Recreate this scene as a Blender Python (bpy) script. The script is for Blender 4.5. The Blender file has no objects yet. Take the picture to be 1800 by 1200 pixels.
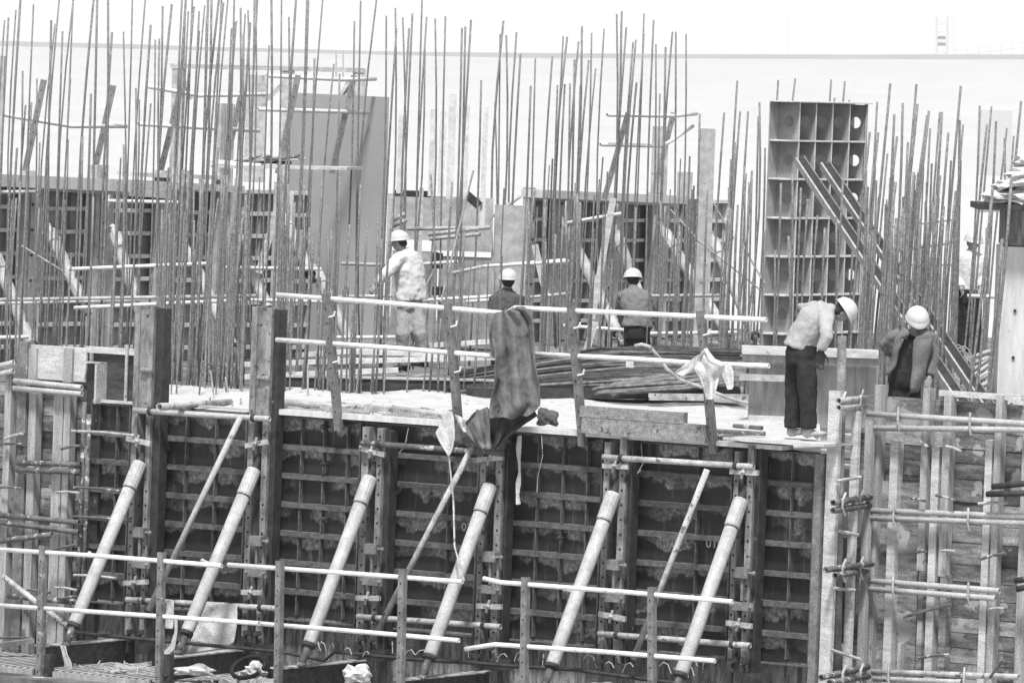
import bpy, bmesh, math, random
from mathutils import Vector as V, Matrix, Euler
random.seed(7)
sc = bpy.context.scene
COL = sc.collection
# ---------------- camera ----------------
FL, HC = 12000.0, 4.15
PITCH, ROLL = math.atan(505/FL), math.radians(2)
cd = bpy.data.cameras.new('camera'); cam = bpy.data.objects.new('camera', cd); COL.objects.link(cam)
cd.sensor_width = 36; cd.lens = FL/1800*36; cd.clip_start = 1; cd.clip_end = 40000
RM = Matrix.Rotation(math.pi/2-PITCH, 3, 'X') @ Matrix.Rotation(ROLL, 3, 'Z')
CP = V((0, 0, HC))
cam.matrix_world = Matrix.Translation(CP) @ RM.to_4x4()
sc.camera = cam
# ---------------- world, sun, exposure ----------------
SUN_EL, SUN_AZ = math.radians(62), math.radians(-6)   # azimuth measured from behind the camera, to the left
w = bpy.data.worlds.new('World'); sc.world = w; w.use_nodes = True
nt = w.node_tree; bg = nt.nodes['Background']
sky = nt.nodes.new('ShaderNodeTexSky'); sky.sky_type = 'NISHITA'; sky.sun_disc = False
sky.sun_elevation = SUN_EL; sky.sun_rotation = math.radians(186)
sky.dust_density = 0.3; sky.air_density = 1.0
bw = nt.nodes.new('ShaderNodeRGBToBW')
nt.links.new(sky.outputs[0], bw.inputs[0]); nt.links.new(bw.outputs[0], bg.inputs[0])
bg.inputs[1].default_value = 0.1
sd = bpy.data.lights.new('sun', 'SUN'); sun = bpy.data.objects.new('sun', sd); COL.objects.link(sun)
sd.energy = 2.6; sd.angle = math.radians(9); sd.color = (1, 1, 1)
ldir = V((math.sin(SUN_AZ)*math.cos(SUN_EL), -math.cos(SUN_AZ)*math.cos(SUN_EL), math.sin(SUN_EL)))  # towards the sun
sun.rotation_euler = ldir.to_track_quat('Z', 'Y').to_euler(); sun.location = (0, 0, 50)
sc.view_settings.view_transform = 'Standard'; sc.view_settings.look = 'None'
sc.view_settings.exposure = 1.3; sc.view_settings.gamma = 1
sc.cycles.volume_bounces = 0
# ---------------- projection helpers ----------------
def ray(px, py): return RM @ V(((px-900)/FL, -(py-600)/FL, -1))
class Frame:
    def __init__(s, o, u, n): s.o, s.u, s.n = V(o), V(u).normalized(), V(n).normalized()
    def pt(s, a, t, z): return s.o + s.u*a + s.n*t + V((0, 0, z))
    def at(s, px, py, t=0):
        d = ray(px, py); o = s.o + s.n*t
        return CP + d*((o-CP).dot(s.n)/d.dot(s.n))
    def sz(s, px, py, t=0):
        p = s.at(px, py, t); return (p-s.o).dot(s.u), p.z
A = math.radians(33)
U1 = V((math.cos(A), -math.sin(A), 0)); N1 = V((-math.sin(A), -math.cos(A), 0))
FW = Frame((0, 75, 0), U1, N1)                       # steel formwork face
KW = Frame(V((0, 75, 0))-N1*0.86, U1, N1)            # timber wall at right, set back
BW = Frame((-7.09, 94.5, 0), -N1, U1)                # back wall, at right angles
B2 = Frame(V((-7.09, 94.5, 0))-U1*1.5, -N1, U1)
def D(px, py, d): r = ray(px, py); return CP + r*(d/r.y)
def Z(px, py, z): r = ray(px, py); return CP + r*((z-HC)/r.z)
UP = V((0, 0, 1))
# ---------------- mesh builder ----------------
class M:
    def __init__(s): s.v = []; s.f = []
    def add(s, vs, fs):
        k = len(s.v); s.v += [V(p) for p in vs]; s.f += [tuple(i+k for i in f) for f in fs]
    def hexa(s, b, t):
        s.add(list(b)+list(t), [(3,2,1,0),(4,5,6,7),(0,1,5,4),(1,2,6,5),(2,3,7,6),(3,0,4,7)])
    def fbox(s, fr, a0, a1, t0, t1, z0, z1):
        s.hexa([fr.pt(a0,t0,z0),fr.pt(a1,t0,z0),fr.pt(a1,t1,z0),fr.pt(a0,t1,z0)],
               [fr.pt(a0,t0,z1),fr.pt(a1,t0,z1),fr.pt(a1,t1,z1),fr.pt(a0,t1,z1)])
    def box(s, c, sx, sy, sz, rz=0):
        c = V(c); a = V((math.cos(rz), math.sin(rz), 0))*sx/2; b = V((-math.sin(rz), math.cos(rz), 0))*sy/2; h = V((0,0,sz/2))
        s.hexa([c-a-b-h,c+a-b-h,c+a+b-h,c-a+b-h],[c-a-b+h,c+a-b+h,c+a+b+h,c-a+b+h])
    def beam(s, p0, p1, w, h, side=None):
        p0, p1 = V(p0), V(p1); d = (p1-p0).normalized(); side = V(side) if side else (UP if abs(d.z) < .8 else U1)
        a = (side - d*side.dot(d)).normalized(); b = d.cross(a)
        a = a*w/2; b = b*h/2
        s.hexa([p0-a-b,p0+a-b,p0+a+b,p0-a+b],[p1-a-b,p1+a-b,p1+a+b,p1-a+b])
    def tube(s, pts, r, n=8, hollow=False, rings=None):
        pts = [V(p) for p in pts]; m = len(pts)
        rr = r if isinstance(r, (list, tuple)) else [r]*m
        P = list(pts); Rr = list(rr)
        if hollow:
            d0 = (pts[1]-pts[0]).normalized(); d1 = (pts[-1]-pts[-2]).normalized()
            q = min(.12, (pts[1]-pts[0]).length*.3)
            P = [pts[0]+d0*q, pts[0]] + P + [pts[-1], pts[-1]-d1*q]; Rr = [rr[0]*.74, rr[0]*.78]+Rr+[rr[-1]*.78, rr[-1]*.74]
        k = len(s.v); prev = None
        for i, p in enumerate(P):
            j = min(max(i-(2 if hollow else 0), 0), m-1)
            d = (pts[min(j+1, m-1)]-pts[max(j-1, 0)]).normalized()
            if prev is None:
                a = V((1,0,0)) if abs(d.x) < .8 else V((0,1,0)); a = (a-d*a.dot(d)).normalized()
            else: a = (prev-d*prev.dot(d)).normalized()
            prev = a; b = d.cross(a)
            for q in range(n):
                t = 2*math.pi*q/n; s.v.append(p+(a*math.cos(t)+b*math.sin(t))*Rr[i])
        L = len(P)
        for i in range(L-1):
            for q in range(n):
                a0 = k+i*n+q; a1 = k+i*n+(q+1) % n; s.f.append((a0, a1, a1+n, a0+n))
        s.f.append(tuple(k+q for q in reversed(range(n)))); s.f.append(tuple(k+(L-1)*n+q for q in range(n)))
    def loft(s, pts, rad, wd, n=12):
        """elliptic rings: rad = (along width dir, other)"""
        pts = [V(p) for p in pts]; m = len(pts); k = len(s.v); wd = V(wd)
        for i, p in enumerate(pts):
            d = (pts[min(i+1, m-1)]-pts[max(i-1, 0)]).normalized()
            a = wd-d*wd.dot(d)
            a = a.normalized() if a.length > 1e-3 else V((1,0,0)); b = d.cross(a)
            ra, rb = rad[i] if isinstance(rad[i], (list, tuple)) else (rad[i], rad[i])
            for q in range(n):
                t = 2*math.pi*q/n; s.v.append(p+a*math.cos(t)*ra+b*math.sin(t)*rb)
        for i in range(m-1):
            for q in range(n):
                a0 = k+i*n+q; a1 = k+i*n+(q+1) % n; s.f.append((a0, a1, a1+n, a0+n))
        s.f.append(tuple(k+q for q in reversed(range(n)))); s.f.append(tuple(k+(m-1)*n+q for q in range(n)))
    def ball(s, c, rx, ry, rz, ax=None, nu=12, nv=8):
        """ellipsoid with its poles along ax"""
        c = V(c); ax = V(ax or UP).normalized(); pts = []; rad = []
        a = V((1,0,0)) if abs(ax.x) < .8 else V((0,1,0))
        for i in range(nv+1):
            t = -math.pi/2+math.pi*i/nv; pts.append(c+ax*math.sin(t)*rz); rad.append((max(math.cos(t), .04)*rx, max(math.cos(t), .04)*ry))
        k = len(s.v); a = (a-ax*a.dot(ax)).normalized(); b = ax.cross(a)
        for p, (ra, rb) in zip(pts, rad):
            for q in range(nu):
                t = 2*math.pi*q/nu; s.v.append(p+a*math.cos(t)*ra+b*math.sin(t)*rb)
        for i in range(nv):
            for q in range(nu):
                a0 = k+i*nu+q; a1 = k+i*nu+(q+1) % nu; s.f.append((a0, a1, a1+nu, a0+nu))
        s.f.append(tuple(k+q for q in reversed(range(nu)))); s.f.append(tuple(k+nv*nu+q for q in range(nu)))
    def build(s, name, mat, parent=None, smooth=False, label=None):
        me = bpy.data.meshes.new(name)
        loc = V(parent.location) if parent is not None else None
        if parent is not None and parent.parent is not None: loc = loc + V(parent.parent.location)
        if loc is None:
            n = len(s.v); loc = V((sum(p.x for p in s.v)/n, sum(p.y for p in s.v)/n, min(p.z for p in s.v)))
        me.from_pydata([p-loc for p in s.v], [], s.f); me.update()
        me.materials.append(mat)
        if smooth:
            for p in me.polygons: p.use_smooth = True
        o = bpy.data.objects.new(name, me); COL.objects.link(o)
        if parent is not None: o.parent = parent
        else: o.location = loc
        if label: o['label'] = label
        return o
def thing(name, label, cat, loc, group=None):
    o = bpy.data.objects.new(name, None); COL.objects.link(o); o.location = V(loc); o.empty_display_size = .1
    return tag(o, label, cat, group)
def tag(o, label, cat, group=None, kind=None):
    if label: o['label'] = label
    if cat: o['category'] = cat
    if group: o['group'] = group
    if kind: o['kind'] = kind
    return o
def one(mb, name, mat, label, cat, group=None, smooth=False, kind=None):
    return tag(mb.build(name, mat, None, smooth), label, cat, group, kind)
def struct(mb, name, mat, smooth=False):
    o = mb.build(name, mat, None, smooth); o['kind'] = 'structure'; return o
# ---------------- materials (all grey: the place is seen through black-and-white film) ----------------
def mat(name, lo, hi, scale=6, rough=.85, stretch=(1,1,1), grain=.35, gscale=90, island=0, bump=.0, metal=0, ramp=(.35,.65), spot=None, spec=.3):
    m = bpy.data.materials.new(name); m.use_nodes = True; t = m.node_tree; N = t.nodes; L = t.links
    b = N['Principled BSDF']; b.inputs['Roughness'].default_value = rough; b.inputs['Metallic'].default_value = metal
    b.inputs['Specular IOR Level'].default_value = spec
    g = N.new('ShaderNodeNewGeometry'); mp = N.new('ShaderNodeMapping'); L.new(g.outputs['Position'], mp.inputs[0]); mp.inputs['Scale'].default_value = stretch
    n1 = N.new('ShaderNodeTexNoise'); n1.inputs['Scale'].default_value = scale; n1.inputs['Detail'].default_value = 6; n1.inputs['Roughness'].default_value = .65
    L.new(mp.outputs[0], n1.inputs[0])
    r = N.new('ShaderNodeMapRange'); r.inputs[1].default_value = ramp[0]; r.inputs[2].default_value = ramp[1]; r.inputs[3].default_value = lo; r.inputs[4].default_value = hi
    L.new(n1.outputs[0], r.inputs[0]); cur = r.outputs[0]
    def mul(a, bsock):
        x = N.new('ShaderNodeMath'); x.operation = 'MULTIPLY'; L.new(a, x.inputs[0]); L.new(bsock, x.inputs[1]); return x.outputs[0]
    def mr(sock, a, b2, c, d2):
        x = N.new('ShaderNodeMapRange'); L.new(sock, x.inputs[0])
        for i, q in enumerate((a, b2, c, d2)): x.inputs[i+1].default_value = q
        return x.outputs[0]
    if grain:
        n2 = N.new('ShaderNodeTexNoise'); n2.inputs['Scale'].default_value = gscale; n2.inputs['Detail'].default_value = 2; L.new(g.outputs['Position'], n2.inputs[0])
        cur = mul(cur, mr(n2.outputs[0], .3, .7, 1-grain, 1+grain))
    if island:
        cur = mul(cur, mr(g.outputs['Random Per Island'], 0, 1, 1-island, 1+island))
    if spot:   # (value, scale, threshold): dirt or cement spatter
        n3 = N.new('ShaderNodeTexNoise'); n3.inputs['Scale'].default_value = spot[1]; n3.inputs['Detail'].default_value = 5; L.new(g.outputs['Position'], n3.inputs[0])
        f = mr(n3.outputs[0], spot[2], spot[2]+.03, 0, 1)
        mx = N.new('ShaderNodeMix'); mx.data_type = 'FLOAT'; L.new(f, mx.inputs[0]); L.new(cur, mx.inputs[2]); mx.inputs[3].default_value = spot[0]; cur = mx.outputs[0]
    L.new(cur, b.inputs['Base Color'])
    if bump:
        bp = N.new('ShaderNodeBump'); bp.inputs['Strength'].default_value = bump; bp.inputs['Distance'].default_value = .03; L.new(n1.outputs[0], bp.inputs['Height']); L.new(bp.outputs[0], b.inputs['Normal'])
    m['cur'] = 0
    return m
def form_mat(name, zref, dark=.045, light=.2):
    """painted steel with ragged films of dried cement in the upper part of each cell"""
    m = mat(name, dark*.7, dark*1.4, 3, .6, grain=.3); t = m.node_tree; N = t.nodes; L = t.links; b = N['Principled BSDF']
    src = b.inputs['Base Color'].links[0].from_socket
    def node(kind, **k):
        x = N.new(kind)
        for a, q in k.items(): setattr(x, a, q)
        return x
    g = node('ShaderNodeNewGeometry'); sp = node('ShaderNodeSeparateXYZ'); L.new(g.outputs['Position'], sp.inputs[0])
    def mth(op, a, c):
        x = node('ShaderNodeMath', operation=op)
        for i, q in enumerate((a, c)):
            if hasattr(q, 'links'): L.new(q, x.inputs[i])
            else: x.inputs[i].default_value = q
        return x.outputs[0]
    fr = mth('FRACT', mth('DIVIDE', mth('SUBTRACT', sp.outputs[2], zref-10*.3236), .3236), 0)
    def noise(sc_, det, rough=.6):
        x = node('ShaderNodeTexNoise'); x.inputs['Scale'].default_value = sc_; x.inputs['Detail'].default_value = det; x.inputs['Roughness'].default_value = rough; L.new(g.outputs['Position'], x.inputs[0]); return x.outputs[0]
    nA = noise(2.1, 2.5); nB = noise(14, 4, .7)
    lim = mth('ADD', mth('MULTIPLY', nA, -1.5), mth('MULTIPLY', nB, .42)); lim = mth('ADD', lim, 1.0)
    mask = mth('MULTIPLY', mth('SUBTRACT', fr, lim), 11)
    x = node('ShaderNodeClamp'); L.new(mask, x.inputs[0])
    row = mth('FLOOR', mth('DIVIDE', mth('SUBTRACT', sp.outputs[2], zref-10*.3236), .3236), 0)
    cv = node('ShaderNodeCombineXYZ'); L.new(sp.outputs[0], cv.inputs[0]); L.new(mth('MULTIPLY', row, 1.7), cv.inputs[2])
    gn = node('ShaderNodeTexNoise'); gn.inputs['Scale'].default_value = 1.5; gn.inputs['Detail'].default_value = 3; L.new(cv.outputs[0], gn.inputs[0])
    gate = node('ShaderNodeClamp'); L.new(mth('MULTIPLY', mth('SUBTRACT', gn.outputs[0], .42), 9), gate.inputs[0])
    x2 = mth('MULTIPLY', x.outputs[0], gate.outputs[0])
    dn = node('ShaderNodeMapping'); L.new(g.outputs['Position'], dn.inputs[0]); dn.inputs['Scale'].default_value = (16, 16, 1.6)
    dr = node('ShaderNodeTexNoise'); dr.inputs['Scale'].default_value = 1; dr.inputs['Detail'].default_value = 4; L.new(dn.outputs[0], dr.inputs[0])
    drc = node('ShaderNodeClamp'); L.new(mth('MULTIPLY', mth('SUBTRACT', dr.outputs[0], .58), 5), drc.inputs[0])
    x = node('ShaderNodeClamp'); L.new(mth('ADD', x2, mth('MULTIPLY', drc.outputs[0], .35)), x.inputs[0])
    nC = noise(24, 4); val = mth('MULTIPLY', mth('MULTIPLY', nC, nC), light*4)
    mx = node('ShaderNodeMix', data_type='FLOAT'); L.new(mth('MULTIPLY', x.outputs[0], .85), mx.inputs[0]); L.new(src, mx.inputs[2]); L.new(val, mx.inputs[3])
    L.new(mx.outputs[0], b.inputs['Base Color']); return m
m_form = form_mat('formwork_steel', -.31, .016, .2)
m_rib = mat('dusty_rib_steel', .045, .11, 14, island=.15)
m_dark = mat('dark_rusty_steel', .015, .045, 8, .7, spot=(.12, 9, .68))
m_chan = mat('cement_spattered_channel', .1, .26, 9, .8, spot=(.05, 12, .63), stretch=(1,1,.4))
m_hole = mat('bolt_hole_black', .008, .012, 3)
m_pipew = mat('pale_painted_tube', .27, .4, 5, .6, spot=(.16, 6, .7), grain=.2, gscale=50)
m_rail = mat('galvanised_rail_tube', .5, .68, 9, .5, spot=(.28, 20, .68), grain=.25)
m_piped = mat('rusty_tube', .05, .14, 8, .7, spot=(.35, 10, .6))
m_pipem = mat('mid_grey_tube', .22, .42, 8, .7, spot=(.1, 12, .62))
m_post = mat('grey_post_steel', .1, .2, 7, .75, spot=(.35, 10, .68), grain=.4)
m_wood = mat('weathered_timber', .2, .36, 5, stretch=(3,3,.35), island=.18, spot=(.12, 5, .68))
m_plank = mat('dirty_planking', .07, .24, 6, stretch=(.6,.6,3), island=.6, spot=(.3, 3.4, .57), grain=.45)
m_board = mat('pale_board', .32, .5, 6, stretch=(.6,.6,3), island=.1, spot=(.25, 7, .7))
m_toe = mat('speckled_old_timber', .14, .26, 9, stretch=(1,1,1.5), spot=(.07, 16, .62), grain=.5)
m_ply_gapshade = mat('dark_ply_and_gap_shade', .025, .07, 5, stretch=(.5,.5,3))  # real dark ply; on the slab body it stands in for gap shade
m_conc = mat('streaked_concrete', .07, .26, 7, stretch=(2.2,2.2,.35), bump=.3, ramp=(.4,.62), grain=.4)
m_slab = mat('bright_cement_slab', .34, .5, 3.5, stretch=(.5,2.5,1), spot=(.22, 9, .64), bump=.8, grain=.3)
m_white = mat('white_cement_pillar', .4, .55, 4, stretch=(2.5,2.5,.4), grain=.12, spot=(.28, 14, .7))
m_rebar = mat('rusty_rebar', .11, .2, 20, .8, island=.25, grain=.5, gscale=60)
m_rebard = mat('dark_rebar', .015, .06, 9, .75, island=.5, grain=.4)
m_barl = mat('lighter_bar_steel', .06, .2, 9, .75, island=.4, grain=.3)
m_grey = mat('plain_grey_panel', .24, .29, .8, .7, grain=.1, spot=(.3, 2.5, .68))
m_backf = mat('hazed_back_formwork', .17, .28, 3, .8, grain=.35, spot=(.25, 4, .62))  # back formwork paled in its colour to stand in for distance haze
m_backr = mat('hazed_back_rib', .42, .62, 8, .8, grain=.3)  # rib and board tone lightened, haze put into the colour
m_backp = mat('hazed_back_post', .26, .42, 6, .8, grain=.25, spot=(.15, 10, .68))  # post grey raised so the colour carries the haze
m_egg = mat('grey_primed_steel', .2, .3, 3, .7, grain=.3)
m_tarp = mat('grey_canvas', .1, .14, 5, .95, bump=.3, grain=.3)
m_tarpd = mat('dark_canvas', .015, .04, 8, .95, bump=.4)
m_rag = mat('pale_cloth', .38, .5, 9, .95, bump=.4)
m_helmet = mat('white_helmet', .4, .48, 8, .45, grain=.06, spot=(.6, 30, .72), spec=.5)
m_skin = mat('skin', .2, .3, 20, .6, grain=.1)
m_hair = mat('black_hair', .01, .02, 40, .6)
m_shirt = mat('pale_grey_shirt', .28, .33, 5, .95, bump=.5, grain=.15)
m_wjack = mat('white_jacket', .46, .5, 5, .95, bump=.2, grain=.15)
m_djack = mat('dark_grey_jacket', .06, .085, 14, .95, bump=.7)
m_mjack = mat('mid_grey_jacket', .13, .16, 6, .95, bump=.3)
m_black = mat('black_trousers', .012, .025, 14, .95, bump=.5)
m_trou = mat('grey_trousers', .22, .28, 5, .95, bump=.2)
m_shoe = mat('pale_shoe', .25, .4, 20, .8)
m_bag = mat('woven_sandbag', .38, .52, 12, .95, bump=.6)
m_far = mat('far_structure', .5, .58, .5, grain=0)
# ---------------- ground, terrain ----------------
m_ground = mat('pale_building_site_ground', .4, .48, .02, grain=0, stretch=(1,.5,1), ramp=(.3,.7))
m_band = mat('far_embankment', .22, .28, .01, grain=0)
def ridge_z(X, Y):
    px = 900+FL*X/Y
    hor = 95+(px-900)*math.tan(ROLL)
    rd = 81+ px/900*21 if px < 900 else 102+(px-900)/900*3
    return HC+(hor-rd)*Y/FL
ys = [-60, 0, 60, 118, 125, 135, 400, 1200, 2000, 2600, 3200, 3800, 4400, 5000, 5400, 9500]
g = M(); nx = 61
for Y in ys:
    for i in range(nx):
        X = (i-30)/30*(160+Y*.16)
        if Y <= 118: z = -3.1
        elif Y <= 135: z = -3.1-(Y-118)*1.4
        elif Y <= 2000: z = -27-35*(Y-135)/1865
        elif Y <= 5000: f = (Y-2000)/3000; z = -62*(1-f)**.8+ridge_z(X, 5000)*f+math.sin(X*.013+Y*.004)*4*(1-f)*f*4
        else: z = -60
        g.v.append(V((X, Y, z)))
for j in range(len(ys)-1):
    for i in range(nx-1): a = j*nx+i; g.f.append((a, a+1, a+nx+1, a+nx))
struct(g, 'ground', m_ground, True)
e = M()
for i in range(-18, 19):
    pass
prof = [(-100,70),(0,72),(70,74),(270,79),(330,82),(500,86),(700,91),(900,93),(1200,95.5),(1500,96),(1750,96),(1900,96)]
tp = [D(x, y, 5004) for x, y in prof]; bt = [D(x, y+9, 5004) for x, y in prof]; k = len(prof)
dd = V((0, 60, 0))
e.v = tp+bt+[p+dd for p in tp]+[p+dd for p in bt]
for i in range(k-1):
    e.f += [(k+i, k+i+1, i+1, i), (i, i+1, 2*k+i+1, 2*k+i), (2*k+i, 2*k+i+1, 3*k+i+1, 3*k+i), (3*k+i, 3*k+i+1, k+i+1, k+i)]
struct(e, 'embankment', m_band)
# distant bridge tower
bt_ = M(); d0 = 5600
for x in (1646, 1665): bt_.beam(D(x, 104, d0), D(x, 28, d0), 1.6, 1.6)
for y in (42, 56, 66, 78): bt_.beam(D(1646, y, d0), D(1665, y+.6, d0), 2.4, 1.4)
for y in (66, 72, 78): bt_.beam(D(1648, y, d0), D(1662, y+.6, d0), 3, 1.4)
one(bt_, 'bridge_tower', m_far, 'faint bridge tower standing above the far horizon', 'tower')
bt_ = M(); bt_.beam(D(1600, 98, 5300), D(1830, 70, 5300), .7, 2, V((0,0,1))); bt_.beam(D(1660, 100, 5300), D(1830, 80, 5300), 1.2, 2, V((0,0,1)))
for i in range(9): bt_.beam(D(1640+i*20, 94-i*2.4, 5300), D(1640+i*20, 104, 5300), .5, .5)
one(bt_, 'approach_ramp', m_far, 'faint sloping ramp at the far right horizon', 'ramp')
for x, y in ((1384, 0), (1675, 2)):
    q = M(); q.beam(D(x, 100, 5200), D(x+1, y, 5200), .5, .5); q.beam(D(x-4, y+32, 5200), D(x+5, y+32, 5200), 1.2, 1)
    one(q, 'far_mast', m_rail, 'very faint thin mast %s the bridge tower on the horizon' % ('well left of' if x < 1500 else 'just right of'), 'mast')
# far pale block buildings
for (x0, y0, x1, y1) in ((1725,198,1778,250),):
    q = M(); d = 2600; a = D(x0, y0, d); b_ = D(x1, y1, d)
    q.box(((a.x+b_.x)/2, d+6, (a.z+b_.z)/2-6), b_.x-a.x, 12, a.z-b_.z+14)
    q2 = q
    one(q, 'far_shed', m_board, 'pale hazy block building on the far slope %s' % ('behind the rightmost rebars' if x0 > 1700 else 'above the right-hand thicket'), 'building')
# ---------------- concrete body and slab ----------------
def sx(px, py=900, t=0, fr=None): return (fr or FW).sz(px, py, t)[0]
s0, s1 = sx(237), sx(1440)
zb = FW.sz(490, 1085)[1]
q = M(); q.fbox(FW, sx(163), s1, -3.0, -.07, -3.2, zb-.02); o = one(q, 'concrete_wall', m_conc, 'rain-streaked cast concrete wall face below the steel formwork panels', 'wall')
def back_y(px): return 680+(px-240)*25/1200
SL = [FW.pt(s0-.05, -.07, 0), FW.pt(s1-.05, -.07, 0), Z(1440, back_y(1440), 0), Z(225, back_y(225), 0)]
q = M(); q.hexa([V((p.x, p.y, zb+.01)) for p in SL], [V((p.x, p.y, -.012)) for p in SL]); struct(q, 'slab_body', m_ply_gapshade)  # concrete coloured dark as painted shade behind the soldier gaps
q = M(); nu, nv = 90, 60
for j in range(nv+1):
    for i in range(nu+1):
        zz = random.uniform(-.006, .012)+.02*math.sin(i*.4+j*.2)
        q.v.append(SL[0].lerp(SL[1], i/nu).lerp(SL[3].lerp(SL[2], i/nu), j/nv)+V((0, 0, .012+max(zz, -.01))))
for j in range(nv):
    for i in range(nu): a = j*(nu+1)+i; q.f.append((a, a+1, a+nu+2, a+nu+1))
struct(q, 'slab', m_slab, True)
m_site = mat('dark_site_floor', .05, .2, 1.2, bump=.3, spot=(.4, 2, .62))
q = M(); pts = [(-16, 84), (26, 70), (34, 117), (-20, 117)]
q.hexa([V((x, y, -1.2)) for x, y in pts], [V((x, y, -.42)) for x, y in pts])
struct(q, 'site_floor', m_site)
# right-hand slab behind timber wall
q = M(); q.fbox(KW, sx(1530), sx(1530)+6, -7, -.2, -3.1, -.05); struct(q, 'slab_right', m_slab)
q = M(); q.fbox(FW, -9, sx(225), -6, -.25, -3.1, -.6); struct(q, 'slab_left', m_site)
# lower working level
q = M(); q.fbox(FW, -9, 9, -.05, 2.4, -3.09, -2.96); struct(q, 'lower_floor', m_site)
# ---------------- front steel formwork ----------------
ORD = ['leftmost', 'second from left', 'third from left', 'fourth from left', 'fifth from left', 'sixth from left', 'rightmost']
z_rib = [FW.sz(490, 779)[1]-.3236*k for k in range(6)]
panels = [(162,231,[201]),(281,436,[323,375]),(484,637,[526,565,607]),(689,846,[787]),(894,1063,[943,987,1030]),(1114,1292,[1225]),(1338,1437,[1390])]
ptxt = ['narrow formwork panel beside the timber wall', 'formwork panel behind the first thin diagonal pole', 'formwork panel with three upright stiffeners left of the hanging tarp', 'formwork panel below the hanging tarp with faint painted 02', 'formwork panel with the white ribbon hanging over it', 'formwork panel with painted 01 and chalk characters', 'narrow formwork panel under the bending worker']
m_chalk = mat('white_chalk_paint', .4, .5, 20)
def text_obj(body, p, size, right, up, parent, name='stencil_number'):
    cu = bpy.data.curves.new(name, 'FONT'); cu.body = body; cu.size = size; cu.extrude = .001
    to = bpy.data.objects.new('tmp', cu); COL.objects.link(to)
    bpy.context.view_layer.update()
    me = bpy.data.meshes.new_from_object(to.evaluated_get(bpy.context.evaluated_depsgraph_get()))
    bpy.data.objects.remove(to)
    mm = Matrix((right, up, V(right).cross(V(up)))).transposed().to_4x4(); mm.translation = V(p)-parent.location
    me.transform(mm); me.materials.clear(); me.materials.append(m_chalk)
    o = bpy.data.objects.new(name, me); COL.objects.link(o); o.parent = parent; return o
for i, (x0, x1, vs) in enumerate(panels):
    a, b = sx(x0), sx(x1)
    t = thing('formwork_panel', ptxt[i], 'formwork panel', FW.pt((a+b)/2, 0, zb), 'steel formwork panels of the front wall')
    q = M(); q.fbox(FW, a, b, -.05, 0, zb, -.004); q.build('face_plate', m_form, t)
    q = M(); q.fbox(FW, a, b, .002, .09, -.014, .004); q.fbox(FW, a, b, .002, .09, zb-.012, zb+.003)
    q.fbox(FW, a, a+.012, .002, .085, zb+.004, -.016); q.fbox(FW, b-.012, b, .002, .085, zb+.004, -.016)
    q.build('edge_frame', m_rib, t)
    for z in z_rib:
        q = M(); q.fbox(FW, a+.013, b-.013, .003, .085, z-.056, z); q.build('rib', m_rib, t)
    for vx in vs:
        c = sx(vx, 900, .06)
        zz = [-.016]+[z for z in z_rib]+[zb+.05]
        q = M()
        for k in range(7):
            top = zz[k]-(.058 if k else .0); bot = zz[k+1]+.002
            q.fbox(FW, c-.006, c+.006, .004, .07, bot, top)
        q.build('stiffener', m_rib, t)
    if i == 5:
        text_obj('01', FW.at(1240, 961, .004), .15, U1, UP, t); text_obj('4体限 T 水', FW.at(1156, 949, .004), .115, U1, UP, t, 'chalk_writing'); text_obj('A      ~', FW.at(1177, 962, .004), .09, U1, UP, t, 'chalk_writing')
    if i == 3: text_obj('02', FW.at(811, 932, .004), .13, U1, UP, t)
    if i in (2, 4):   # small bolts with nuts on the middle stiffener
        for yy in (750, 815, 912) if i == 2 else (790, 945):
            p = FW.at(vs[1]+(5 if i == 2 else -2), yy, .11)
            q = M(); q.tube([p-N1*.1, p+N1*.05], .014, 6); q.tube([p-U1*.035+N1*.02, p+U1*.035+N1*.02], .012, 6); q.ball(p+N1*.02, .025, .025, .03); q.build('swing_bolt', m_dark, t)
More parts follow.
